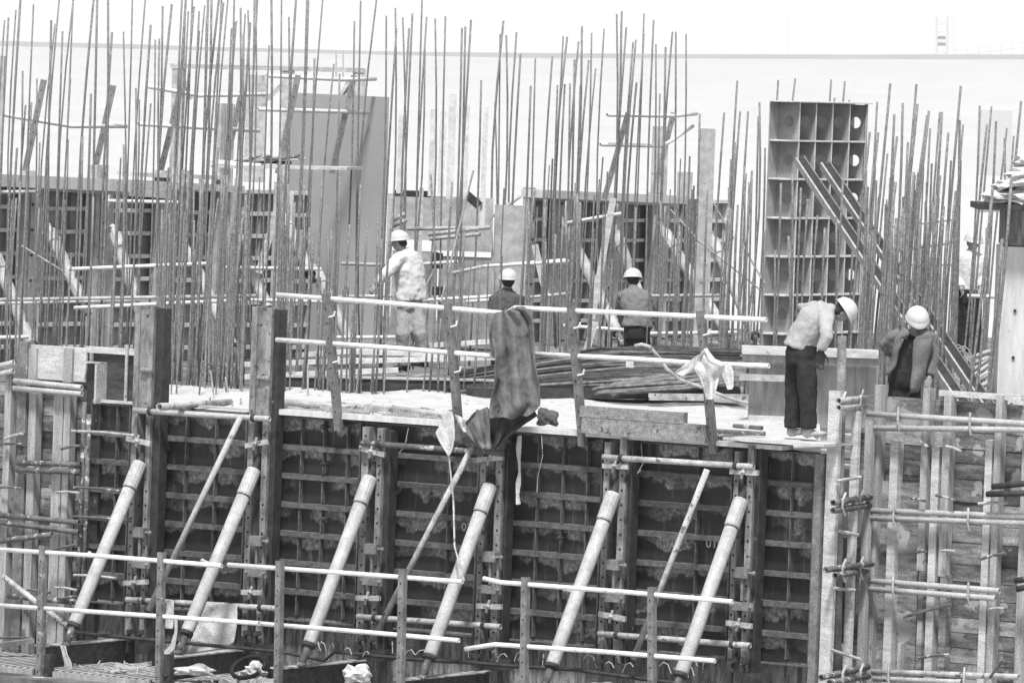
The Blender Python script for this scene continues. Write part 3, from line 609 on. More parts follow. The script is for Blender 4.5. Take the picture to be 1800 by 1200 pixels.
cloth('hanging_sheet', [(357,1060,419,1061),(352,1075,418,1078),(345,1090,417,1095),(340,1110,414,1115),(334,1130,412,1128),(331,1147,390,1140)], FW, .4, m_rag, 'pale stiff sheet hanging on the low tube behind the second raker', 'sheet', .025, 10, 1, seed=8)
cloth('white_rag', [(293,1054,306,1054),(292,1075,306,1075),(291,1104,305,1105)], FW, .4, m_rag, 'small white rag hanging beside the second foreground post', 'rag', .008, 4, .5, seed=9)
cloth('ribbon', [(306,1085,313,1086),(307,1110,312,1112),(300,1135,308,1140),(282,1150,290,1156)], FW, .6, m_rag, 'pale strip trailing down beside the second foreground post', 'ribbon', .006, 3, .5, seed=9)
cloth('ribbon', [(105,1133,116,1134),(110,1150,119,1150),(114,1165,126,1163),(112,1176,128,1176)], FW, 1.6, m_rag, 'pale strip tied at the foot of the leftmost raker', 'ribbon', .008, 3, .5, seed=9)
# ---------------- lower level clutter ----------------
a = sx(-40, 1170, 1.9); b = sx(62, 1170, 1.9); c = sx(92, 1170, 1.9); d = sx(268, 1170, 1.9)
t = thing('walkway_deck', 'expanded metal walkway deck at the lower left', 'walkway', FW.pt(a, 1, -2.96))
q = M(); q.fbox(FW, a-1, d+.35, .5, 1.92, -2.95, -2.92); q.build('base_plate', m_dark, t)
for k in range(44):
    s_ = a-1+.1*k
    if s_ < d: 
        pass
q = M()
for k in range(44):
    s_ = a-1+.1*k
    if s_ < d+.3: q.beam(FW.pt(s_, .55, -2.9), FW.pt(s_+.16, 1.9, -2.9), .045, .02, U1)
q.build('grating_bars', m_pipew, t)
q = M(); q.fbox(FW, a-1, b, 1.925, 1.96, -3.06, -2.9); q.build('edge_board', m_wood, t)
q = M(); q.fbox(FW, c, d, 1.925, 1.96, -3.06, -2.9); q.build('edge_board', m_wood, t)
q = M(); q.beam(FW.at(-15, 1135, 1.2), FW.at(58, 1125, .8), .05, .1); one(q, 'loose_plank', m_post, 'grey plank lying at the far left on the lower deck', 'plank')
q = M()
for i in range(420):
    x = random.uniform(100, 1200); tt = random.uniform(.5, 1.85); p = FW.pt(sx(x, 1170, tt), tt, -2.93); an = random.uniform(0, 3.1)
    q.beam(p, p+V((math.cos(an), math.sin(an), random.uniform(-.05, .25)))*random.uniform(.05, .26), random.uniform(.02, .09), .012)
one(q, 'rubble', m_board, 'scattered scraps and splinters on the lower floor', 'debris', kind='stuff')
def lump(p, r, name, mt, label, cat, seed=0):
    bm = bmesh.new(); bmesh.ops.create_icosphere(bm, subdivisions=3, radius=1); rnd = random.Random(seed)
    ph = [rnd.uniform(0, 6) for _ in range(9)]
    for v in bm.verts:
        k = 1+.22*math.sin(v.co.x*5+ph[0])+.18*math.sin(v.co.y*6+ph[1]+v.co.z*4)+.12*math.sin(v.co.z*9+ph[2]+v.co.x*7)
        v.co = V((v.co.x*r[0]*k, v.co.y*r[1]*k, max(v.co.z, -.5)*r[2]*k))
    me = bpy.data.meshes.new(name); bm.to_mesh(me); bm.free(); me.materials.append(mt)
    o = bpy.data.objects.new(name, me); COL.objects.link(o); o.location = p; return tag(o, label, cat)
lump(FW.at(345, 1180, 1.7), (.22, .12, .07), 'cement_sack', m_rag, 'flattened pale sack lying between the second and third foreground posts', 'sack', 1)
lump(FW.at(632, 1188, 1.8), (.14, .1, .13), 'crumpled_bag', m_rag, 'crumpled white bag left of the fourth foreground post', 'bag', 2)
lump(FW.at(448, 1180, 1.5), (.13, .1, .1), 'crumpled_bag', m_rag, 'crumpled white bag inside the hose ring', 'bag', 3)
lump(FW.at(207, 1178, 1.6), (.1, .08, .05), 'crumpled_bag', m_rag, 'small crumpled paper on the grating deck', 'paper', 4)
lump(FW.at(960, 737, -.1), (.11, .1, .11), 'cloth_bundle', m_tarp, 'dark round cloth bundle right of the tarpaulin foot', 'bundle', 5)
q = M(); c = FW.at(437, 1172, 1.5); pts = [c+U1*math.cos(k*.42)*.2+UP*math.sin(k*.42)*.11-N1*math.sin(k*.42)*.15 for k in range(15)]; q.tube(pts, .025, 8); one(q, 'hose_ring', m_black, 'black hose coiled in a ring on the lower floor', 'hose', None, True)
q = M(); q.tube([FW.at(x, y, .5) for x, y in [(130,1110),(160,1114),(240,1122),(300,1127),(440,1140),(505,1147),(570,1160),(588,1145),(640,1150),(720,1158),(830,1164),(900,1170),(1010,1176),(1140,1194),(1220,1204)]], .021, 8); one(q, 'floor_hose', m_dark, 'dark hose running along the foot of the wall', 'hose', None, True)
# rebar stubs and wires at the foot of the wall
for i in range(26):
    x = random.uniform(470, 1240); y = 1135+(x-470)*.055; p = FW.at(x, y+random.uniform(0, 14), .25+random.uniform(0, .4)); h = random.uniform(.06, .16); w_ = random.uniform(-.2, .2)
    q = M(); q.tube([p, p+UP*h*.8+U1*w_*.3, p+UP*h+U1*w_*.7, p+UP*h*.6+U1*w_], .006, 5); one(q, 'wire_loop', m_pipem, 'thin wire loop curling up at the foot of the wall', 'wire', 'wire loops at the wall foot')
for i, pts in enumerate([[(718,752),(712,780),(702,795),(708,790),(716,770)],[(952,765),(954,800),(945,840),(944,865)],[(1127,780),(1130,815),(1120,832),(1127,826)]]):
    q = M(); q.tube([FW.at(x, y, .2) for x, y in pts], .005, 5); one(q, 'hanging_wire', m_pipem, 'thin wire dangling over the panels %s' % ['left of the leaf-shaped pad', 'right of the white ribbon', 'under the toe board'][i], 'wire')

# ---------------- back formwork walls ----------------
BG = 'haze-paled steel formwork panels of the back wall'
def backpanel(fr, x0, x1, yt, t, zb0, label, cells, step=.3236, dep=.11):
    a, z1 = fr.sz(x0, yt, t); b, _ = fr.sz(x1, yt, t); a = fr.sz(x0, 450, t)[0]; b = fr.sz(x1, 450, t)[0]
    th = thing('formwork_panel', label, 'formwork panel', fr.pt((a+b)/2, t, zb0), BG)
    q = M(); q.fbox(fr, a, b, t-.05, t, zb0, z1); q.build('face_plate', m_backf, th)
    z = z1; q = M(); k = 0
    while z > zb0+.1:
        r = M(); r.fbox(fr, a+.002, b-.002, t+.002, t+dep, z-.055, z); r.build('rib', m_backr, th); k += 1
        z -= step
    for i in range(cells+1):
        c = a+.01+(b-a-.02)*i/cells; r = M(); z = z1; kk = 0
        while z > zb0+.1:
            r.fbox(fr, c-.01, c+.01, t+.003, t+dep-.01, max(z-step+.002, zb0), z-.057); z -= step
        r.build('stiffener', m_backf if i % 2 else m_backr, th)
    return a, b, z1
LP = [(-30,44,318),(60,166,322),(186,279,326),(297,381,330),(401,490,333),(502,534,336)]
for i, (x0, x1, yt) in enumerate(LP):
    backpanel(BW, x0, x1, yt, 0, -.45, 'back-left formwork panel behind the rebars, %s of six' % (ORD[i] if i < 5 else 'rightmost'), 2 if x1-x0 > 50 else 1)
RP = [(928,974,346),(990,1062,348),(1078,1146,349),(1164,1214,350),(1224,1268,351)]
for i, (x0, x1, yt) in enumerate(RP):
    backpanel(B2, x0, x1, yt, 0, -.45, 'back-right formwork panel behind the rebars, %s of five' % (ORD[i] if i < 4 else 'rightmost'), 2)
def bpost(fr, x0, x1, y0, t, mt, label, w=.12, zb0=-.45, name='steel_column', grp='uprights of the back walls'):
    a = fr.sz(x0, 450, t)[0]; b = fr.sz(x1, 450, t)[0]; z1 = fr.sz((x0+x1)/2, y0, t)[1]
    th = thing(name, label, 'steel upright', fr.pt(a, t, zb0), grp)
    m_ = (a+b)/2; q = M(); q.fbox(fr, a, m_-.04, t-w, t, zb0, z1); q.build('channel', mt, th); q = M(); q.fbox(fr, m_+.0, b, t-w, t, zb0, z1); q.build('channel', mt, th)
    q = M(); q.fbox(fr, m_-.038, m_-.002, t-w, t-.03, zb0, z1-.02); q.build('web', m_dark if mt is not m_backp else m_backf, th)
    q = M()
    for k in range(5):
        p = fr.pt(m_+.03, t+.003, z1-.12-.35*k); q.tube([p-fr.n*.01, p+fr.n*.02], .02, 6)
    q.build('bolts', m_dark, th)
for i, (x0, x1, y0, mt) in enumerate([(44,60,300,m_backp),(166,186,290,m_backp),(279,297,300,m_backp),(381,401,182,m_backp),(489,503,320,m_backp)]):
    bpost(BW, x0, x1, y0, .25, mt, 'upright of the back-left wall, %s of five' % ORD[i])
for i, (x0, x1, y0, mt) in enumerate([(927,938,330,m_backp),(974,990,345,m_backp),(1060,1079,340,m_backp),(1144,1165,338,m_backp),(1212,1226,350,m_post)]):
    bpost(B2, x0, x1, y0, .25, mt, 'upright of the back-right wall, %s of five' % ORD[i])
def dbox(x0, y0, x1, y1, d, th=.1, rz=0, zb0=None, q=None):
    q = q or M(); a = D(x0, y0, d); b = D(x1, y0, d); z0 = zb0 if zb0 is not None else D(x0, y1, d).z
    q.box(((a.x+b.x)/2, d+th/2, (a.z+z0)/2), b.x-a.x, th, a.z-z0); return q
one(dbox(1232,226,1258,0,104,.25,zb0=-.4), 'box_column', m_backp, 'grey box column rising right of the back-right wall, with open top', 'column')
one(dbox(1148,222,1176,0,113,.25,zb0=1.5), 'box_column', m_backp, 'grey box column behind the right tilted guardrail post', 'column')
one(dbox(1192,302,1218,0,114,.3,zb0=1.3), 'box_column', m_backp, 'short pale column behind the back-right wall', 'column')
one(dbox(-10,98,8,0,96,.25,zb0=-.4), 'box_column', m_backp, 'grey column cut by the left edge of the picture', 'column')
one(dbox(386,183,412,0,102,.25,zb0=1.6), 'box_column', m_backp, 'grey column in the middle of the tall left rebars', 'column')
# capping beams and planks on the back wall
def capb(fr, x0, y0, x1, y1, t, w, h, mt, label, name='capping_plank'):
    q = M(); q.beam(fr.at(x0, y0, t), fr.at(x1, y1, t), w, h, UP); one(q, name, mt, label, 'plank', 'planks on top of the back walls')
capb(BW,-20,316,214,326,.3,.17,.4,m_white,'long pale plank on top of the back-left wall')
capb(BW,80,324,300,338,.34,.18,.05,m_board,'pale facing plank just under the top of the back-left wall')
capb(BW,225,306,380,312,.15,.06,.4,m_backr,'weathered plank lying at the top, left of the working platform')
capb(BW,230,322,425,333,.3,.1,.1,m_board,'pale plank edge above the fourth back panel')
capb(B2,935,340,1190,351,.3,.13,.4,m_white,'pale capping planks on the back-right wall')
capb(B2,968,346,1185,358,.36,.1,.04,m_board,'pale facing plank under the capping of the back-right wall')
# high platform with junk
t = thing('high_platform', 'small plank platform piled with tools above the back-left wall', 'platform', D(480, 296, 97))
q = M(); q.beam(D(385,292,97), D(625,296,96.5), .04, .9, UP); q.build('plank', m_board, t)
q = M(); q.beam(D(362,283,97), D(460,290,97), .05, .5, UP); q.build('plank', m_backr, t)
q = M(); q.beam(D(440,281,97.2), D(512,283,97.2), .09, .4, UP); q.build('tray', m_dark, t)
for i in range(12):
    q = M(); x = 400+i*8; q.tube([D(x, 287-i%4*3, 97), D(x+random.uniform(20,60), 281-i%5*2, 96.8)], .02, 6); one(q, 'loose_pipe', m_pipew if i%3 else m_piped, 'short pipe lying on the high platform', 'pipe', 'loose pipes on the high platform')
# tilted back guardrails
TG = 'tilted posts of the back guardrails'
tp_ = [(77,140,42,310,97),(199,150,164,310,98.5),(318,152,278,318,99.5),(425,162,390,318,100.5),(524,132,488,305,101),(622,133,583,305,102),(1104,198,1062,350,109),(1184,198,1146,350,111)]
for i, (x0, y0, x1, y1, d) in enumerate(tp_):
    p0, p1 = D(x0, y0, d-.5), D(x1, y1, d)
    flatpost(p0, p1, .085, 'tilted guardrail post on the back walls, %s of eight' % ['first from the left', 'second', 'third', 'fourth', 'fifth', 'sixth', 'seventh', 'eighth and rightmost'][i], TG, m_backp, side=V((1,0,0)))
for pts, l in [([(-10,199,96.6),(125,222,97.5),(222,222,98.5)],'leftmost high rail'),([(258,152,98.8),(350,168,99.5),(470,166,100)],'upper rail of the second high bay'),([(242,218,98.8),(455,230,100.4)],'lower rail of the second high bay'),
               ([(468,133,100.5),(600,140,101),(660,139,102)],'upper rail above the plain grey panel'),([(453,192,100.5),(648,198,102)],'lower rail in front of the plain grey panel'),
               ([(1067,202,108.5),(1185,204,110),(1224,200,111)],'upper rail above the back-right wall'),([(1055,254,108.6),(1165,257,110),(1178,249,110.3),(1218,222,111)],'bent lower rail above the back-right wall')]:
    rail([D(*p) for p in pts], .032, l+' of the back guardrails', 'rails of the back guardrails')
# rakers on the back walls
br = [(-12,440,48,588),(84,398,140,520),(198,400,250,560),(326,430,400,590),(414,410,466,530),(499,380,540,470),(552,470,614,598)]
for i, (x0, y0, x1, y1) in enumerate(br):
    d0 = BW.at(x0, y0, .4).y; raker(D(x0, y0, d0-.3), D(x1+(x1-x0)*.25, y1+(y1-y0)*.25, d0-1.6), .085, m_pipew, 'pale raker strut of the back-left wall, %s' % (ORD[i]), 'raker struts of the back walls', False, 10, m_pipem)
br = [(994,395,1095,605),(1080,400,1150,590),(1160,395,1295,615),(1248,410,1335,610)]
for i, (x0, y0, x1, y1) in enumerate(br):
    d0 = B2.at(x0, y0, .4).y; raker(D(x0, y0, d0-.3), D(x1, y1, d0-2.2), .09, m_pipew, 'pale raker strut of the back-right wall, %s' % (['leftmost', 'second from left, behind the stooping worker', 'third from left', 'rightmost'][i]), 'raker struts of the back walls', False, 10, m_pipem)
# horizontal tubes at the back
bh = [(-10,527,450,520,91),(-10,533,250,527,91.5),(130,541,430,527,91),(120,473,370,463,91),(-10,338,70,337,93),(190,353,320,356,95),(395,470,565,473,94),(-10,593,50,592,90),
      (600,463,690,466,99),(740,464,805,460,99),(560,522,690,520,98),(740,528,880,520,97),(795,480,850,468,96),(850,468,1000,459,97),(900,464,995,457,103),(995,392,1092,375,106.5),(1140,520,1280,519,100),(585,593,710,592,97),
      (440,527,700,533,97),(820,530,900,525,96),(905,525,1000,516,98),(1140,586,1300,584,97),(990,572,1100,580,98),(1566,398,1680,384,92),(1570,440,1680,425,92),(1580,464,1685,464,92),(1560,516,1640,516,91),(1700,520,1770,522,88),(840,398,915,345,108)]
for i, (x0, y0, x1, y1, d) in enumerate(bh):
    q = M(); q.tube([D(x0, y0, d), D(x1, y1, d)], .026, 8); one(q, 'scaffold_tube', m_rail if i % 4 else m_pipew, 'pale level tube among the rebars at the %s' % ('left' if x1 < 500 else 'centre' if x1 < 1010 else 'right'), 'tube', 'tubes among the rebars', True)
for i, (x0, y0, x1, y1, d) in enumerate([(690,388,712,375,98),(690,398,715,386,98),(752,412,862,399,98),(755,420,845,411,98),(715,402,860,400,98.4)]):
    q = M(); q.tube([D(x0, y0, d), D(x1, y1, d)], .03, 8, True); one(q, 'scaffold_tube', m_pipem, 'grey tube end near the head of the worker in the white jacket', 'tube', 'tubes at the timber forms', True)
for i, (x0, y0, x1, y1, d) in enumerate([(38,432,110,476,89),(110,476,135,512,89),(1178,368,1230,425,104),(1230,425,1350,520,100),(1255,358,1290,420,104),(832,300,775,530,95),(700,600,760,480,94),(1305,430,1345,500,96)]):
    q = M(); q.tube([D(x0, y0, d), D(x1, y1, d)], .014, 6); one(q, 'slanting_bar', m_pipem, 'thin slanting bar crossing the rebars, near %s' % ['the left edge', 'the left edge, lower piece', 'the right box column', 'the rightmost back strut', 'the right end of the back wall', 'the worker in the white jacket', 'the legs of the worker in the white jacket', 'the perforated column form'][i], 'bar')
# slanting bright boards
for i, (x0, y0, x1, y1, d) in enumerate([(495,340,455,480,94),(1078,348,1040,560,103),(1046,565,1030,620,96),(940,430,960,520,102)]):
    q = M(); q.beam(D(x0, y0, d), D(x1, y1, d), .1, .02, V((1,0,0))); one(q, 'slanting_board', m_board, 'pale slanting board among the rebars, %s' % ['at the left', 'crossing the back-right wall', 'low at the stooping worker', 'right of the capped worker'][i], 'board')
# plain grey panel and portal behind
q = M(); q.fbox(Frame(D(596,165,103), U1+V((.3,.25,0)), V((-.3,-1,0))), -.78, .78, -.1, 0, D(596,165,103).z*0-.45, D(596,165,103).z) if False else None
p0, p1 = D(512,163,103), D(684,171,101.9); q = M(); o_ = V((0, .15, 0)); zb0 = -.45
q.hexa([V((p0.x,p0.y,zb0)),V((p1.x,p1.y,zb0)),V((p1.x,p1.y,zb0))+o_,V((p0.x,p0.y,zb0))+o_],[p0,p1,p1+o_,p0+o_])
one(q, 'plain_panel', m_grey, 'tall plain grey steel shutter panel left of centre', 'steel panel')
pt_ = thing('portal_frame', 'faint hazy portal frame behind the tall left rebars', 'frame', D(470, 300, 150))
q = M(); q.beam(D(300,116,150), D(640,124,150), .1, .3); q.build('beam', m_backp, pt_)
for x in (310, 503, 628, 448):
    q = M(); q.beam(D(x+4, 121 if x != 448 else 132, 150), D(x-2, 320, 150), .27 if x != 448 else .45, .26, V((1,0,0))); q.build('post', m_backp, pt_)
for a_, b_ in (((318,135),(336,175)),((495,150),(470,175)),((618,140),(600,168))):
    q = M(); q.beam(D(*a_, 150), D(*b_, 150), .1, .1); q.build('knee_brace', m_backp, pt_)
for i, x in enumerate((591, 603)):
    q = M(); q.beam(D(x, 89, 160), D(x, 140, 160), .04, .04, V((1,0,0))); one(q, 'thin_mast', m_backp, 'thin faint rod beside the portal frame, %s of a pair' % ('left' if i == 0 else 'right'), 'mast')
# pale vertical boards in the middle
for i, (x0, x1, y0, y1) in enumerate([(701,713,203,340),(757,768,192,345),(774,785,196,345),(790,803,165,350),(816,826,184,350),(850,859,188,400),(682,692,340,600),(700,712,440,600),(737,745,330,600)]):
    one(dbox(x0, y0, x1, y1, 103+i*.1, .05), 'upright_board', m_backr if i < 6 else m_board, 'pale upright board right of the plain grey panel', 'board', 'upright boards of the middle form')
q = M()
for (x0, y0, x1, y1, dd_) in [(690,345,765,420,0),(765,345,868,440,.05),(690,440,770,600,.1),(772,450,870,600,.12),(870,360,928,600,.3)]:
    dbox(x0, y0, x1, y1, 104.5+dd_, .1, q=q)
one(q, 'form_sheets', m_backp, 'grey plywood form sheets behind the worker in the white jacket', 'form')
one(dbox(692,334,764,345,103.9,.1), 'dark_beam', m_dark, 'short dark beam on top of the grey form sheets', 'beam')
q = M(); q.beam(D(820,342,103.5), D(843,362,103.5), .13, .1, UP); one(q, 'dark_beam', m_dark, 'short tilted dark beam right of the upright boards', 'beam')
for i in range(7):
    x = random.choice([700,760,800,835,770,810,715]); y = random.uniform(380, 560)
    one(dbox(x, y, x+random.uniform(8,22), y+random.uniform(8,30), 104.2, .05), 'board_offcut', m_dark if i%2 else m_board, 'small board offcut nailed on the grey form sheets', 'board', 'offcuts on the middle form')
# slab back kerb and timber behind
bh_ = V((0, .14, 0)); ka, kb = Z(445, back_y(445), 0)+bh_, Z(1010, back_y(1010), 0)+bh_
q = M(); q.beam(ka-UP*.1, kb-UP*.1, .5, .16, UP); one(q, 'timber_kerb', m_ply_gapshade, 'dark timber kerb along the back edge of the slab', 'kerb')
q = M(); q.beam(ka+UP*.165, kb+UP*.165, .022, .2, UP); one(q, 'kerb_cap', m_board, 'pale capping strip on the dark timber kerb', 'kerb')
for i, (x0, y0, x1, y1, d) in enumerate([(430,640,640,633,87),(560,636,880,628,88),(620,618,870,626,89),(430,662,700,650,86),(520,624,860,600,92)]):
    q = M(); q.beam(D(x0, y0, d), D(x1, y1, d), .06, .12, UP); one(q, 'lying_timber', m_backr, 'long timber lying among the rebars behind the slab', 'timber', 'timbers lying behind the slab')
# ---------------- perforated column form ----------------
d0 = 99.0; eo = D(1353, 300, d0); EF = Frame((eo.x, eo.y, 0), -N1, U1)
xs = [1386,1402,1431,1460,1490,1519]; es = [EF.sz(x, 300, 0)[0] for x in xs]
zt = EF.sz(1353, 179, 0)[1]; dep = .34
t = thing('column_form', 'tall grey column form of egg-crate plates with round holes', 'column form', EF.pt(es[0], 0, -.45))
q = M(); q.fbox(EF, es[0], es[-1], -dep-.02, -dep, -.45, zt); q.build('face_plate', m_egg, t)
zs = [EF.sz(1353, y, 0)[1] for y in (247,315,384,452,520,588)]
q = M(); q.fbox(EF, es[0]-.05, es[-1]+.1, -dep, .05, zt+.002, zt+.02); q.build('top_plate', m_backr, t)
for z in zs:
    q = M(); q.fbox(EF, es[0], es[-1], -dep+.002, .012, z-.012, z+.012); q.build('shelf', m_backr, t)
lv = [zt]+zs+[-.45]
def holed(fr, s_, t0, t1, z0, z1, r, th=.012):
    """plate in the t-z plane with a round hole"""
    q = M(); n = 16; tc = (t0+t1)/2+.0; zc = (z0+z1)/2+.0
    def ring(ss):
        inn = []; out = []
        for k in range(n):
            a_ = 2*math.pi*(k+.5)/n; c, s2 = math.cos(a_), math.sin(a_); inn.append(fr.pt(ss, tc+c*r, zc+s2*r))
            m_ = min((t1-tc)/abs(c) if abs(c) > 1e-6 else 1e9, (z1-zc)/abs(s2) if abs(s2) > 1e-6 else 1e9)
            out.append(fr.pt(ss, tc+c*m_, zc+s2*m_))
        return inn, out
    a1, b1 = ring(s_); a2, b2 = ring(s_+th); q.v = a1+b1+a2+b2
    for k in range(n):
        j = (k+1) % n; q.f += [(k, j, n+j, n+k), (2*n+j, 2*n+k, 3*n+k, 3*n+j), (j, k, 2*n+k, 2*n+j), (n+k, n+j, 3*n+j, 3*n+k)]
    # corner fills
    for ss, base in ((s_, n), (s_+th, 3*n)):
        for (tt, zz) in ((t0, z0), (t0, z1), (t1, z0), (t1, z1)):
            c0 = fr.pt(ss, tt, zz); q.v.append(c0); ci = len(q.v)-1
            near = sorted(range(n), key=lambda k: (q.v[base+k]-c0).length)[:2]; q.f.append((ci, base+near[0], base+near[1]))
    return q
for i, s_ in enumerate(es):
    if i == 0: continue
    for k in range(len(lv)-1):
        if i == 0:
            q = M(); q.fbox(EF, s_, s_+.012, -dep, 0, lv[k+1]+.013, lv[k]-.013)
        else: q = holed(EF, s_-.012, -dep+.003, 0, lv[k+1]+.013, lv[k]-.013, .085)
        q.build('fin', m_egg, t)
    q = M(); q.fbox(EF, s_-.014, s_+.012, .002, .008, -.45, zt); q.build('fin_edge', m_backr, t)
q = M(); q.fbox(EF, es[-1]-.012, es[-1], -.02, .03, -.45, zt); q.build('edge_flange', m_egg, t)
q = M(); q.fbox(EF, es[-1]+.002, es[-1]+.25, -dep-.018, -dep-.002, -.45, zt); q.build('rear_flange', m_egg, t)
for i, (x0, y0, x1, y1) in enumerate([(1406,280,1700,720),(1450,288,1742,720)]):
    q0, q1 = D(x0, y0, 95.5), D(x1, y1, 79); th = thing('channel_strut', 'long slanting channel strut propping the perforated column form, %s of two' % ('left' if i == 0 else 'right'), 'strut', q1, 'channel struts of the column form')
    q = M(); q.beam(q0, q1, .1, .012, V((1,0,.2))); q.build('web', m_dark, th)
    q = M(); q.beam(q0-V((.052,0,.03)), q1-V((.052,0,.03)), .026, .1, V((1,0,0))); q.build('flange', m_backp, th)
    q = M(); q.beam(q0+V((.056,0,0)), q1+V((.056,0,0)), .02, .1, V((1,0,0))); q.build('flange', m_post, th)
# ---------------- white pillar, platform, sandbags ----------------
pd = 80.0
t = thing('white_pillar', 'smooth white concrete pillar at the right edge', 'pillar', D(1790, 690, pd))
p = dbox(1768, 368, 1960, 0, pd, 1.0, zb0=D(1768,432,pd).z+.006); p.build('upper_block', m_conc, t)
p = dbox(1762, 433, 1960, 0, pd-.02, 1.0, zb0=-.3); p.build('lower_block', m_white, t)
for zz in (.25, .8, 1.35):
    q = M(); c_ = D(1782, 600, pd-.03); c_.z = zz; q.tube([c_, c_-V((0,.01,0))], .02, 8); q.build('tie_hole', m_dark, t)
q = M(); a = D(1720,360,pd-.4); b = D(1960,372,pd-.4); q.box(((a.x+b.x)/2, pd+.3, a.z-.02), b.x-a.x, 1.5, .07); one(q, 'bag_platform', m_dark, 'board ledge under the sandbags on the white pillar', 'platform')
for i, (x, y, rx, rz_, dd_) in enumerate([(1780,350,.3,.09,0),(1800,334,.28,.085,.2),(1780,322,.2,.07,.1),(1815,302,.25,.09,.1),(1812,286,.2,.08,.3)]):
    o = lump(D(x, y, pd-.1+dd_), (rx, .28, rz_*1.1), 'sandbag', m_bag, 'pale woven sandbag, %s on the white pillar' % ['lowest and longest', 'second from the bottom', 'small one tucked at the left', 'second from the top', 'topmost'][i], 'sandbag', 20+i)
    o['group'] = 'sandbags on the white pillar'; o.rotation_euler = (0, -.25 if i in (1, 2, 3) else 0, 0)
# ---------------- formwork board behind the bending worker ----------------
t = thing('side_form', 'pale board form with a white capping behind the bending worker', 'form', D(1420, 740, 77))
q = dbox(1305, 608, 1545, 622, 78.5, .3); q.build('cap_board', m_board, t)
q = dbox(1305, 622, 1545, 634, 78.6, .05); q.build('rail_board', m_wood, t)
q = dbox(1318, 634, 1545, 745, 78.9, .05); q.build('sheet', m_wood, t)
q = dbox(1300, 657, 1380, 668, 78.5, .08); q.build('ledger', m_pipem, t)
q = dbox(1316, 730, 1385, 742, 78.4, .1); q.build('ledger', m_board, t)
# coils of tubes and wire at the right behind
for i in range(7):
    q = M(); y = 615+i*9; q.tube([D(1700+random.uniform(-8, 8), y+random.uniform(15, 30), 84), D(1735, y+random.uniform(-4, 6), 84), D(1765, y+random.uniform(-6, 2), 84.3)], .03, 7, True)
    one(q, 'loose_pipe', m_pipew, 'pale bent pipe heaped left of the white pillar', 'pipe', 'pipes heaped beside the white pillar', True)
for i in range(7):
    c = D(1688+random.uniform(-6, 10), 650+random.uniform(-20, 15), 83); q = M(); r_ = random.uniform(.12, .28)
    q.tube([c+V((math.cos(a_*.5)*r_*.5, 0, math.sin(a_*.5)*r_)) for a_ in range(random.randint(6, 12))], .008, 5); one(q, 'wire_coil', m_pipem, 'loose curl of wire behind the right-hand worker', 'wire', 'wire curls behind the right timber wall')
# ---------------- pile of lying bars ----------------
PG = 'long ridged bars lying in the pile on the slab'
t_ = []
for i in range(44):
    f = i/43; y0 = 690-34*f+random.uniform(-3, 3); ym = 668-56*f+random.uniform(-3, 3); y1 = 662-44*f+random.uniform(-3, 3); d = 82.2+2.6*f
    x0 = 790+random.uniform(0, 60); xm = random.uniform(1050, 1120)
    q = M(); q.tube([D(x0, y0, d), D((x0+xm)/2, (y0+ym)/2-2, d), D(xm, ym, d), D((xm+1300)/2, (ym+y1)/2-2, d), D(1312+random.uniform(-20, 25), y1, d)], random.choice([.013, .016, .019]), 8)
    one(q, 'steel_bar', m_rebard if i%4 else m_barl, 'long dark bar in the sagging pile on the slab', 'steel bar', PG, True)
for i in range(20):
    f = i/19; y0 = 694-24*f+random.uniform(-3, 3); x0 = 1030+random.uniform(0, 45)+f*20; d = 81.6+.8*f
    q = M(); q.tube([D(x0, y0, d), D(x0+12, y0-2-random.uniform(0, 3), d), D(1200, y0-10-f*6, d), D(1312, 668-30*f, d)], .016, 7)
    one(q, 'steel_bar', m_barl, 'bar with a cut pale end at the front of the pile', 'steel bar', 'bars with cut ends in front of the pile', True)
q = M(); q.beam(D(1140, 697, 81.5), D(1322, 699, 81.5), .08, .1, UP); one(q, 'bearer', m_pipem, 'grey bearer timber under the bar pile', 'timber')
q = M(); q.beam(D(820, 688, 82.5), D(1300, 690, 82.5), .12, .8, UP); one(q, 'bearer', m_dark, 'dark bearer under the bar pile, added as shade for its gaps', 'timber')  # dark strip added behind the bars as the shade between them
q = M(); q.tube([D(x, y, 81.3) for x, y in [(1115,608),(1128,605),(1142,609),(1158,628),(1172,648),(1195,667),(1235,681),(1270,695),(1295,704),(1322,710)]], .021, 8); one(q, 'slab_hose', m_pipem, 'thick hose arching over the bar pile', 'hose', None, True)
q = M(); q.box(D(1107, 640, 81.4), .09, .01, .08); one(q, 'paper_tag', m_rag, 'small pale tag tied on the bar pile', 'tag')
